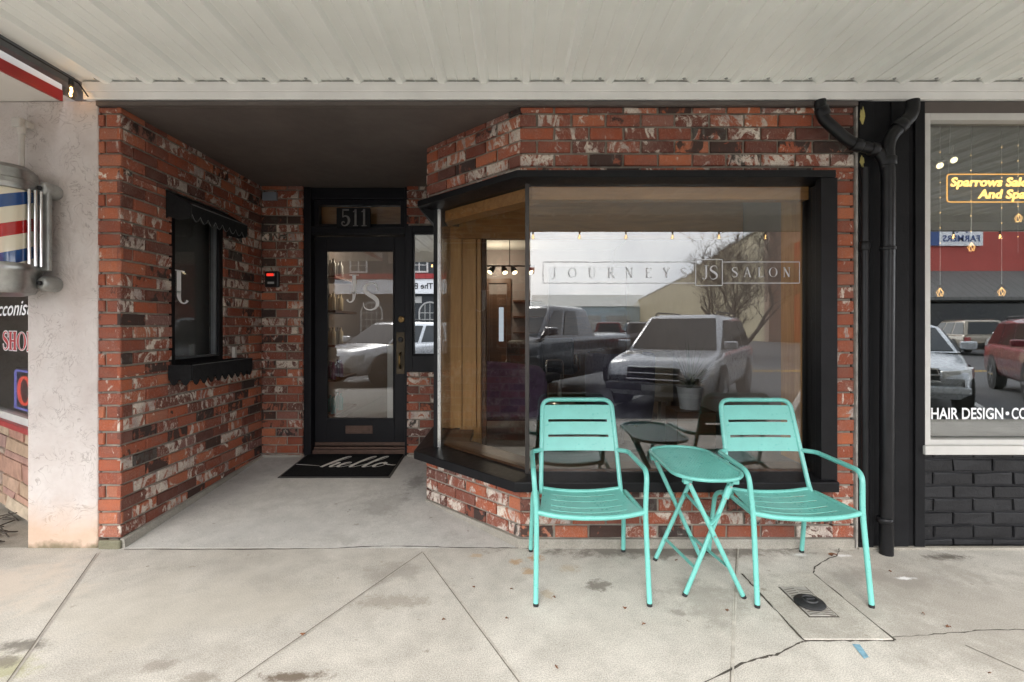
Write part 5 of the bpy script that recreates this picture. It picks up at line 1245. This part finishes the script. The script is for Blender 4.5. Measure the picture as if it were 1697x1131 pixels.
# ================================================================== STREET SIDE (seen in the glass)
def make_car(label, color, L, W, H, kind, group=None, zb=.30, name='parked_car', hood=.98, cat='car'):
    t = thing(name, label, cat, (0, 0, 0), group)
    body = paint('car_paint_'+name+str(len(bpy.data.materials)), color, .28, .25, .04, 3, spec=.6, coat=.8)
    hw = W/2; hl = L/2
    belt = hood
    if kind == 'suv': st = [(-hl, .55, .84), (-hl+.06, .95, .93), (-hl+.3, belt+.04, 1), (0, belt+.03, 1), (hl-1.35, belt+.02, 1), (hl-.9, belt-.02, .99), (hl-.25, belt-.12, .93), (hl-.06, belt-.26, .86), (hl, .62, .80)]
    elif kind == 'sedan': st = [(-hl, .55, .84), (-hl+.06, .86, .92), (-hl+.4, belt, .98), (0, belt, 1), (hl-1.4, belt, 1), (hl-.9, belt-.07, .98), (hl-.25, belt-.20, .91), (hl-.06, belt-.32, .84), (hl, .52, .78)]
    else: st = [(-hl, .62, .98), (-hl+.03, belt, 1), (-hl+.3, belt+.02, 1), (0, belt+.03, 1), (hl-1.5, belt+.03, 1), (hl-.9, belt, 1), (hl-.2, belt-.08, .97), (hl-.04, belt-.2, .93), (hl, .65, .9)]
    a = MB(); vs = []; n = 16
    st = [tuple(q) for q in catmull(st, 5)]
    for x, zt_, k in st:
        w_ = hw*k; zl = zb if abs(x) < hl-.03 else zb+.12
        zm = zl+(zt_-zl)*.55
        half = [(w_*.86, zl), (w_*.965, zl+.07), (w_*.99, zl+.2), (w_*1.0, zm), (w_*.985, zt_-.10), (w_*.955, zt_-.035), (w_*.89, zt_-.002), (w_*.5, zt_+.022)]
        ring_ = half + [(-y, z) for y, z in half[::-1]]
        vs += [(x, y, z) for y, z in ring_]
    fs = []
    for i in range(len(st)-1):
        for k in range(n): fs.append((i*n+k, i*n+(k+1) % n, (i+1)*n+(k+1) % n, (i+1)*n+k))
    fs += [tuple(range(n)), tuple(range((len(st)-1)*n, len(st)*n))]
    a.add(vs, fs); bd_ = a.build('body', body, t, smooth=48)
    # greenhouse
    if kind == 'suv': gb = (-hl+.12, hl-1.15); gt = (-hl+.42, hl-1.95)
    elif kind == 'sedan': gb = (-hl+.55, hl-1.15); gt = (-hl+1.15, hl-2.0)
    else: gb = (-hl+1.95, hl-1.35); gt = (-hl+2.1, hl-2.1)
    bw_, tw_ = hw*.93, hw*.74; z0 = belt+.0; z1 = H
    a = MB()
    v = [(gb[0], -bw_, z0), (gb[1], -bw_, z0), (gb[1], bw_, z0), (gb[0], bw_, z0), (gt[0], -tw_, z1-.04), (gt[1], -tw_, z1-.04), (gt[1], tw_, z1-.04), (gt[0], tw_, z1-.04),
         (gt[0]+.12, -tw_*.8, z1), (gt[1]-.12, -tw_*.8, z1), (gt[1]-.12, tw_*.8, z1), (gt[0]+.12, tw_*.8, z1)]
    a.add(v, [(0, 1, 5, 4), (1, 2, 6, 5), (2, 3, 7, 6), (3, 0, 4, 7), (4, 5, 9, 8), (5, 6, 10, 9), (6, 7, 11, 10), (7, 4, 8, 11), (8, 9, 10, 11)])
    a.build('cabin', body, t, smooth=60, bevel=.075, seg=4)
    def panel(q, ins, off, nm, m):
        q = [Vector(p) for p in q]; c = sum(q, Vector())/4; nrm = (q[1]-q[0]).cross(q[3]-q[0]).normalized()
        if nrm.dot(c-Vector((0, 0, .8))) < 0: nrm = -nrm
        p = [c+(x-c)*ins+nrm*off for x in q]; p2 = [x-nrm*.03 for x in p]
        mb = MB(); mb.add(p+p2, [(0, 1, 2, 3), (7, 6, 5, 4), (0, 4, 5, 1), (1, 5, 6, 2), (2, 6, 7, 3), (3, 7, 4, 0)]); return mb.build(nm, m, t)
    panel([v[1], v[2], v[6], v[5]], .88, .012, 'windshield', M['dark_glass']); panel([v[3], v[0], v[4], v[7]], .82, .012, 'rear_window', M['dark_glass'])
    for s in (-1, 1):
        B = lambda x, u: Vector((x, s*(bw_+(tw_-bw_)*u), z0+(z1-.04-z0)*u))
        ed = [gb[0], gb[0]*.66+gb[1]*.34, gb[0]*.34+gb[1]*.66, gb[1]]; et = [gt[0], gt[0]*.66+gt[1]*.34, gt[0]*.30+gt[1]*.70, gt[1]]
        for i in range(3) if kind != 'pickup' else (1, 2):
            panel([B(ed[i]+.05, .08), B(ed[i+1]-.05, .08), B(et[i+1]-.05, .90), B(et[i]+.05, .90)], .97, .012, 'side_window', M['dark_glass'])
        for x in (-hl+.95, hl-.95):
            wr = .36 if kind != 'pickup' else .42
            ar = MB(); ar.lathe([(0, 0), (wr+.06, 0)], (x, s*(hw+.004), wr+.02), 28, 'y'); ar.build('wheel_arch', M['rubber'], t)
            ty = MB(); ty.lathe([(wr*.62, .012), (wr*.9, .02), (wr, 0), (wr, -.16), (wr*.9, -.2)], (x, s*(hw-.0), wr), 28, 'y') if s > 0 else ty.lathe([(wr*.62, -.012), (wr*.9, -.02), (wr, 0), (wr, .16), (wr*.9, .2)], (x, s*hw, wr), 28, 'y')
            wh = ty.build('wheel', M['rubber'], t, smooth=40)
            rmn = MB(); rmn.lathe([(0, .022*s), (.06, .02*s)], (x, s*hw, wr), 14, 'y')
            for k in range(6):
                an = k*math.pi/3; c_ = Vector((x, s*(hw+.014), wr)); d_ = Vector((math.cos(an), 0, math.sin(an))); rmn.bar(c_+d_*.03, c_+d_*wr*.63, .02, .055)
            rmn.build('rim', M['chrome'], wh)
        hy = s*hw*.66
        mb = MB(); pr = [(hl-.02, .50), (hl-.06, .74), (hl-.16, .90), (hl-.34, .965)]
        zz = [(belt-.36, belt-.25), (belt-.37, belt-.23), (belt-.37, belt-.21), (belt-.33, belt-.19)]
        vs = []
        for (px_, py_), (za, zc) in zip(pr, zz): vs += [(px_, s*hw*py_, za), (px_-.05, s*hw*py_, zc), (px_-.2, s*hw*(py_-.12), za), (px_-.25, s*hw*(py_-.12), zc)]
        fs = []
        for k in range(3): q = 4*k; fs += [(q, q+4, q+5, q+1), (q+2, q+3, q+7, q+6), (q+1, q+5, q+7, q+3), (q, q+2, q+6, q+4)]
        fs += [(0, 1, 3, 2), (12, 14, 15, 13)]
        mb.add(vs, fs); mb.build('headlight', M['lampglass'], t, bevel=.008)
        mb = MB(); mb.lathe([(0, .0), (.055, 0), (.06, -.02)], (hl+.015, s*hw*.72, zb+.16), 14, 'x'); mb.build('fog_lamp', M['lampglass'], t, smooth=40)
        mb = MB(); mb.box(-hl-.012, -hl+.09, min(s*hw*.68, s*hw*.93), max(s*hw*.68, s*hw*.93), belt-.30, belt-.08); mb.build('tail_light', M['tail'], t, bevel=.02)
        mb = MB(); mb.box(gb[1]-.25, gb[1]-.10, min(s*hw*.93, s*(hw*.93+.22)), max(s*hw*.93, s*(hw*.93+.22)), z0+.06, z0+.20); mb.build('mirror', body, t, bevel=.03)
    mb = MB(); mb.box(hl-.08, hl+.012, -hw*.46, hw*.46, belt-.40, belt-.22); gr = mb.build('grille', M['rubber'], t, bevel=.01)
    mb = MB(); mb.tube([(hl+.012, y, z) for y, z in ((-hw*.47, belt-.41), (-hw*.42, belt-.21), (hw*.42, belt-.21), (hw*.47, belt-.41))], .016, 8, closed=True); mb.build('grille_surround', M['chrome'], gr, smooth=60)
    mb = MB(); mb.tube([(hl+.014, y, belt-.31) for y in (-hw*.44, hw*.44)], .012, 8); mb.build('grille_bar', M['chrome'], gr, smooth=60)
    mb = MB(); mb.box(hl+.061, hl+.068, -.16, .16, zb+.09, zb+.19); mb.build('number_plate', M['tin'], t)
    mb = MB(); mb.box(hl-.05, hl+.0, -hw*.6, hw*.6, zb+.205, belt-.43); mb.build('lower_intake', M['rubber'], t, bevel=.01)
    mb = MB(); mb.box(hl-.10, hl+.06, -hw*.86, hw*.86, zb+.08, zb+.20); mb.build('bumper', M['rubber'] if kind != 'sedan' else body, t, bevel=.03)
    mb = MB(); mb.box(-hl-.05, -hl+.1, -hw*.86, hw*.86, zb+.10, zb+.26); mb.build('rear_bumper', M['rubber'] if kind != 'pickup' else M['chrome'], t, bevel=.03)
    if kind == 'suv':
        for s in (-1, 1): MB().tube(fillet([(gt[0]+.1, s*tw_*.85, z1), (gt[0]+.2, s*tw_*.85, z1+.05), (gt[1]-.2, s*tw_*.85, z1+.05), (gt[1]-.1, s*tw_*.85, z1)], .05), .016, 8).build('roof_rail', M['rubber'], t, smooth=60)
    return t
M['lampglass'] = paint('headlight_glass', (.5, .5, .48), .08, .3, .05, 5, spec=.8, coat=1)
M['tail'] = paint('tail_red', (.30, .01, .012), .15, 0, .05, 5, spec=.7, coat=1)
ZS = -.15
hd = math.atan2(.83, -.55)
def place(c, fx, fy, ang, L):
    c.location = (fx-math.cos(ang)*L/2, fy-math.sin(ang)*L/2, ZS); c.rotation_euler = (0, 0, ang)
place(make_car('silver SUV parked nose in, straight behind the photographed bay', (.42, .43, .45), 4.5, 1.85, 1.66, 'suv', 'cars parked at the near kerb'), 2.28, -5.05, hd, 4.5)
place(make_car('dark blue pickup truck parked left of the silver SUV', (.025, .03, .042), 5.7, 1.95, 1.85, 'pickup', 'cars parked at the near kerb', .42, 'pickup_truck', 1.22, 'truck'), -1.0, -5.05, hd, 5.7)
place(make_car('white hatchback parked left of the dark pickup', (.62, .63, .64), 4.5, 1.82, 1.55, 'suv', 'cars parked at the near kerb'), -4.3, -5.05, hd, 4.5)
place(make_car('pale grey sedan parked right of the silver SUV', (.50, .53, .56), 4.6, 1.82, 1.47, 'sedan', 'cars parked at the near kerb'), 6.35, -5.0, hd, 4.6)
place(make_car('dark red crossover parked at the right end of the kerb row', (.17, .012, .02), 4.5, 1.85, 1.6, 'suv', 'cars parked at the near kerb'), 9.9, -5.0, hd, 4.5)
place(make_car('white SUV parked across the street with its tail towards the shops', (.64, .64, .63), 4.6, 1.85, 1.68, 'suv', 'cars across the street'), 23.4, -20.5, math.atan2(-1, .35), 4.6)
place(make_car('tan SUV parked across the street left of the white one', (.30, .26, .20), 4.8, 1.9, 1.75, 'suv', 'cars across the street'), 24.6, -25.5, math.atan2(-1, .35), 4.8)
for i, (x, y, c, l, k) in enumerate(((6.2, -30, (.16, .02, .02), 'dark red pickup in the parking lot, nearest of the lot cars', 'pickup'), (8.8, -33, (.12, .10, .10), 'brown SUV in the parking lot beside the dark red pickup', 'suv'), (4.2, -36, (.20, .02, .02), 'bright red sedan far left in the parking lot', 'sedan'), (12, -37, (.5, .5, .5), 'silver sedan in the parking lot below the bare tree', 'sedan'), (1.8, -38, (.55, .56, .58), 'white SUV at the far left of the parking lot', 'suv'))):
    place(make_car(l, c, 4.7, 1.85, 1.7, k, 'cars in the parking lot', .35, 'parked_car', 1.0), x, y, math.atan2(-1, .1+.05*i), 4.7)
ln = MB()
for fx in (-6.0, -2.7, .65, 3.95, 7.25, 10.5):
    ln.bar((fx, -4.2, ZS+.004), (fx+.55/.83*4.8, -9.0, ZS+.004), .10, .004)
ln.build('parking_line', M['line_white'], kind='structure')
ln = MB(); ln.box(-60, 60, -13.1, -12.98, ZS+.002, ZS+.006); ln.box(-60, 60, -12.8, -12.68, ZS+.002, ZS+.006); ln.build('centre_line', M['line_yellow'], kind='structure')

# buildings across
def mirror_text(body, x, y, z, h, m, parent, width=None, ex=.02):
    mb = text_mb(body, (x, y, z), (-1, 0, 0), ZU, h, extrude=ex, offset=.01, width=width); mb.build('lettering', m, parent)
blk = thing('dark_building', 'dark grey two storey building with red band and white sign across the street', 'building', (-6, -24, ZS))
yb_ = -24
a = MB(); a.box(-16, 1.0, yb_-12, yb_, ZS, 7.5); a.build('wall', siding_mat('dark_lap_siding', (.05, .055, .06), .14, 'z', .5), blk)
a = MB(); a.box(-16.2, 1.2, yb_+.001, yb_+.5, 4.15, 4.45); a.build('red_band', siding_mat('red_metal', (.40, .05, .05), .4, 'x', .6), blk)
a = MB(); a.box(-16.0, 1.0, yb_+.001, yb_+.40, 3.25, 4.14); a.build('sign_board', M['vinyl'], blk)
mirror_text('The Baldwin', -4.75, yb_+.402, 3.55, .33, M['rubber'], blk)
for x in (-13, -9.4, -5.65, -2.2):
    a = MB(); frame(a, x-.55, x+.55, yb_+.001, yb_+.08, 4.55, 5.85, .10, .10, .10, .10); a.box(x-.03, x+.03, yb_+.001, yb_+.06, 4.65, 5.75); a.box(x-.45, x+.45, yb_+.001, yb_+.05, 5.0, 5.04); a.box(x-.45, x+.45, yb_+.001, yb_+.05, 5.38, 5.42); f_ = a.build('window', M['white_trim'], blk)
    g = MB(); g.box(x-.45, x+.45, yb_+.002, yb_+.02, 4.65, 5.75); g.build('pane', M['dark_glass'], f_)
for x in (-12.5, -8.6, -5.0, -1.6):
    arc = [(x-.65, .9), (x+.65, .9), (x+.65, 2.1)] + [(x+.65*math.cos(R(a_)), 2.1+.65*math.sin(R(a_))) for a_ in range(15, 180, 15)] + [(x-.65, 2.1)]
    g = MB(); g.prism(arc, yb_+.001, yb_+.03, lambda u, v, h: (u, h, v)); f_ = g.build('arched_window', M['dark_glass'], blk)
    a = MB(); a.tube([(u, yb_+.04, v) for u, v in arc], .05, 6, closed=True)
    for k in (-.3, 0, .3): a.tube([(x+k, yb_+.04, .9), (x+k, yb_+.04, 2.68)], .02, 5)
    for zz in (1.3, 1.7, 2.1): a.tube([(x-.65, yb_+.04, zz), (x+.65, yb_+.04, zz)], .02, 5)
    a.build('glazing_bar', M['white_trim'], f_)
a = MB(); a.box(-5.9, -5.5, yb_+.001, yb_+.05, 2.7, 3.1); a.build('notice', M['white_trim'], blk)
# beige metal hall
hall = thing('metal_hall', 'long beige ribbed metal hall with brick corner beyond the parking lot', 'building', (24, -42, ZS))
c0 = Vector((23.5, -42, 0)); dh = Vector((.148, -1, 0)).normalized(); nh = Vector((1, .148, 0)).normalized()
hp_ = [c0, c0+dh*150, c0+dh*150+nh*40, c0+nh*40]
def hq(u, v, z): p = c0+dh*u+nh*v; return (p.x, p.y, z)
a = MB(); H0 = 10.6
for (u0, u1, hh) in ((1.2, 17, 10.6), (17, 32, 10.3), (32, 150, 9.6)):
    vs = [hq(u, v, z) for z in (ZS, hh) for v in (0, 40) for u in (u0, u1-.01)]
    a.add(vs, [(0, 1, 3, 2), (4, 6, 7, 5), (0, 4, 5, 1), (2, 3, 7, 6), (0, 2, 6, 4), (1, 5, 7, 3)])
a.build('wall', siding_mat('beige_ribbed_metal', (.62, .53, .345), .9, 'y', .72), hall)
a = MB(); vs = [hq(u, v, z) for z in (ZS, 10.8) for v in (-.12, 6) for u in (0, 1.2)]; a.add(vs, [(0, 1, 3, 2), (4, 6, 7, 5), (0, 4, 5, 1), (2, 3, 7, 6), (0, 2, 6, 4), (1, 5, 7, 3)]); a.build('brick_corner', siding_mat('tan_brickwork', (.36, .24, .17), .16, 'z', .6), hall)
a = MB(); vs = [hq(u, v, z) for z in (ZS, 10.8) for v in (6.01, 40) for u in (.3, 1.2)]; a.add(vs, [(0, 1, 3, 2), (4, 6, 7, 5), (0, 4, 5, 1), (2, 3, 7, 6), (0, 2, 6, 4), (1, 5, 7, 3)]); a.build('front_cladding', siding_mat('grey_front', (.38, .37, .34), .3, 'z', .7), hall)
a = MB(); vs = [hq(u, v, z) for z in (2.8, 5.6) for v in (2.5, 30) for u in (-2.2, .25)]; a.add(vs, [(0, 1, 3, 2), (4, 6, 7, 5), (0, 4, 5, 1), (2, 3, 7, 6), (0, 2, 6, 4), (1, 5, 7, 3)]); a.build('front_awning', M['black_flat'], hall)
a = MB()
for (u0, u1, hh) in ((1.2, 17, 10.6), (17, 32, 10.3), (32, 150, 9.6)):
    vs = [hq(u, v, z) for z in (hh, hh+.25) for v in (-.15, 40) for u in (u0, u1-.02)]; a.add(vs, [(0, 1, 3, 2), (4, 6, 7, 5), (0, 4, 5, 1), (2, 3, 7, 6), (0, 2, 6, 4), (1, 5, 7, 3)])
a.build('roof_edge', M['beam_white'], hall)
far = thing('pale_warehouse', 'pale blue and white low warehouse closing the far end of the lot', 'building', (18, -150, ZS))
a = MB(); a.box(8, 42, -165, -150, ZS, 7.4); a.build('wall', siding_mat('pale_blue_sheet', (.58, .68, .72), 1.2, 'x', .8), far)
a = MB(); a.add([(6.5, -149.5, 7.4), (43, -149.5, 7.4), (43, -158, 11.5), (6.5, -158, 11.5), (6.5, -166, 7.4), (43, -166, 7.4)], [(0, 1, 2, 3), (3, 2, 5, 4), (0, 3, 4), (1, 5, 2), (0, 4, 5, 1)]); a.build('roof', paint('pale_roof', (.75, .73, .66), .6, 0, .06, .4), far)
for x in (24, 33): a = MB(); a.box(x-4, x+3.5, -149.99, -149.9, ZS, 4.6); a.build('door', M['white_trim'], far)
redb = thing('red_building', 'red sided building with black metal awning roof across the street', 'building', (33, -32, ZS))
a = MB(); a.box(25.5, 36.3, -44, -32, ZS, 8.8); a.build('wall', siding_mat('red_lap_siding', (.52, .10, .08), .16, 'z', .7), redb)
a = MB(); a.box(36.31, 38.0, -44, -31.9, ZS, 9.5); a.build('brick_pier', siding_mat('brown_brickwork', (.20, .13, .09), .16, 'z', .6), redb)
a = MB(); a.add([(24, -31.99, 5.2), (37, -31.99, 5.2), (38.6, -29.2, 3.2), (24, -29.2, 3.2), (24, -31.99, 3.0), (37, -31.99, 3.0), (38.6, -29.2, 3.0), (24, -29.2, 3.0)], [(0, 1, 2, 3), (7, 6, 5, 4), (3, 2, 6, 7), (1, 5, 6, 2), (0, 3, 7, 4)]); a.build('awning_roof', M['seam_roof'] if 'seam_roof' in M else siding_mat('black_standing_seam', (.17, .165, .155), .55, 'x', .3), redb)
a = MB(); a.box(25.5, 36.3, -31.99, -31.9, ZS, 2.99); a.build('shop_window', M['dark_glass'], redb)
a = MB(); a.box(29.0, 33.1, -31.99, -31.8, 6.95, 8.4); a.build('sign_board', M['vinyl'], redb)
blu = paint('sign_blue', (.05, .10, .28), .5, 0, .05, 4)
a = MB(); a.box(29.0, 30.0, -31.79, -31.76, 6.95, 8.4); a.build('sign_panel', blu, redb)
mirror_text('FARMERS', 32.85, -31.78, 7.25, .42, blu, redb, 2.6)
a = MB(); a.lathe([(.28, 0), (.42, 0)], (31.6, -31.78, 7.85), 20, 'y', a0=0, a1=math.pi); a.build('sign_emblem', blu, redb)
pg = thing('cream_building', 'cream building with dark green window trim right of the red one', 'building', (44, -32, ZS))
a = MB(); a.box(38.05, 56, -44, -32, ZS, 9.2); a.build('wall', paint('cream_plaster', (.55, .56, .48), .7, 0, .06, .6), pg)
gt_ = paint('green_trim', (.03, .07, .045), .5, 0, .1, 4)
a = MB(); a.box(38.05, 56.3, -31.99, -31.7, 8.7, 9.25); a.box(38.06, 38.35, -31.99, -31.8, 3, 8.69); a.build('trim', gt_, pg)
for x in (40.5, 44, 48): 
    a = MB(); frame(a, x-.8, x+.8, -31.99, -31.88, 4.6, 7.2, .12, .12, .12, .12); a.box(x-.05, x+.05, -31.99, -31.9, 4.7, 7.1); a.box(x-.7, x+.7, -31.99, -31.9, 5.85, 5.95); f_ = a.build('window', M['white_trim'], pg); g = MB(); g.box(x-.69, x+.69, -31.98, -31.95, 4.71, 7.09); g.build('pane', M['dark_glass'], f_)
    a = MB(); a.box(x-1.15, x-.82, -31.99, -31.9, 4.5, 7.3); a.box(x+.82, x+1.15, -31.99, -31.9, 4.5, 7.3); a.build('shutter', gt_, pg)
# bare street tree
tr = thing('bare_tree', 'bare multi stemmed street tree in front of the beige hall', 'tree', (11.6, -22.5, ZS))
bark = paint('bark', (.085, .065, .05), .9, 0, .3, 6, .4, 30)
tk = MB(); tw2 = MB(); rng = random.Random(5)
def grow(p, d, L, r, lev):
    n = 4; pts = [p]; q = p.copy(); dd = d.copy()
    for k in range(n):
        dd = (dd + Vector((rng.uniform(-.2, .2), rng.uniform(-.2, .2), rng.uniform(-.08, .16)))).normalized(); q = q+dd*(L/n); pts.append(q.copy())
    rs_ = [r*(1-.55*k/n) for k in range(n+1)]
    (tk if lev < 2 else tw2).tube(pts, rs_, 7 if lev < 2 else 3, caps=False)
    if lev >= 5: return
    r = max(r, .02)
    for k in range((4, 4, 4, 3, 3)[lev]):
        i = rng.randint(1, n); b = pts[i]; ax = Vector((rng.uniform(-1, 1), rng.uniform(-1, 1), rng.uniform(-.1, .6))).normalized()
        grow(b, (dd*.75+ax*.75).normalized(), L*rng.uniform(.55, .78), max(rs_[i]*.66, .011), lev+1)
for k in range(4):
    an = k*1.57+.4; grow(Vector((11.6+.1*math.cos(an), -22.5+.1*math.sin(an), ZS)), Vector((.62*math.cos(an), .62*math.sin(an), 1)).normalized(), 3.0, .13, 0)
tk.build('trunk', bark, tr, smooth=60); tw2.build('crown', bark, tr)
# far tree belt on the horizon
tb = MB(); rng = random.Random(9)
for i in range(160):
    x = -150+i*2.2+rng.uniform(-1, 1); y = -215-rng.uniform(0, 20); h = rng.uniform(6, 11)
    for k in range(10):
        p = Vector((x+rng.uniform(-2, 2), y+rng.uniform(-2, 2), rng.uniform(.3, 1)*h)); s = rng.uniform(1.0, 2.0)
        d1 = Vector((rng.uniform(-1, 1), rng.uniform(-1, 1), rng.uniform(-1, 1)))*s; d2 = Vector((rng.uniform(-1, 1), rng.uniform(-1, 1), rng.uniform(-1, 1)))*s
        tb.add([p-d1, p+d2, p+d1, p-d2], [(0, 1, 2, 3)])
tag(tb.build('far_woods', paint('far_foliage', (.06, .075, .06), .9, 0, .3, .2)), 'low belt of trees on the far horizon', 'trees', None, 'stuff')

# ================================================================== LIGHT, SKY, CAMERA
SUN_EL, SUN_AZ = R(36), R(195)    # azimuth of the sun measured clockwise from +Y
wd_ = bpy.data.worlds.new('World'); sc.world = wd_; wd_.use_nodes = True
wt = wd_.node_tree; wt.nodes.clear()
sk = wt.nodes.new('ShaderNodeTexSky'); sk.sky_type = 'NISHITA'; sk.sun_disc = False; sk.sun_elevation = SUN_EL; sk.sun_rotation = SUN_AZ
sk.dust_density = 3.0; sk.air_density = 1.0; sk.ozone_density = 1.0
hs = wt.nodes.new('ShaderNodeHueSaturation'); hs.inputs['Saturation'].default_value = .30; wt.links.new(sk.outputs[0], hs.inputs['Color'])
tc = wt.nodes.new('ShaderNodeTexCoord')
cn = noise(wt, tc.outputs['Generated'], 3.2, 6, .55, .6)
cr = ramp(wt, cn.outputs[0], [(.35, .0), (.65, 1)])
cl = mixc(wt, cr.outputs[0], (5.0, 5.6, 6.6), (9.9, 10.0, 10.2))     # cloud deck
mx = mixc(wt, .72, hs.outputs[0], cl)
bg = wt.nodes.new('ShaderNodeBackground'); bg.inputs[1].default_value = .15; wt.links.new(mx, bg.inputs[0])
wo = wt.nodes.new('ShaderNodeOutputWorld'); wt.links.new(bg.outputs[0], wo.inputs[0])
sl_ = bpy.data.lights.new('sun', 'SUN'); sl_.energy = 1.0; sl_.angle = R(24); sl_.color = (1, .96, .90)
so_ = bpy.data.objects.new('sun', sl_); COL.objects.link(so_); so_.location = (0, -10, 12)
dirv = Vector((math.sin(SUN_AZ)*math.cos(SUN_EL), math.cos(SUN_AZ)*math.cos(SUN_EL), math.sin(SUN_EL)))
so_.rotation_euler = dirv.to_track_quat('Z', 'Y').to_euler()

cam = bpy.data.cameras.new('camera'); co_ = bpy.data.objects.new('camera', cam); COL.objects.link(co_)
co_.location = CAM; co_.rotation_euler = (R(90), 0, 0)
cam.sensor_width = 36; cam.lens = 36*820/1697; cam.shift_y = -24.5/1697; cam.clip_start = .05; cam.clip_end = 1500
sc.camera = co_
sc.view_settings.view_transform = 'Standard'; sc.view_settings.look = 'None'; sc.view_settings.exposure = 2.06; sc.view_settings.gamma = 1
sc.render.engine = 'CYCLES'
cy = sc.cycles; cy.use_denoising = True; cy.use_adaptive_sampling = False; cy.max_bounces = 10; cy.diffuse_bounces = 5; cy.glossy_bounces = 6; cy.transmission_bounces = 8; cy.transparent_max_bounces = 24
cy.sample_clamp_indirect = 6; cy.caustics_reflective = False; cy.caustics_refractive = False
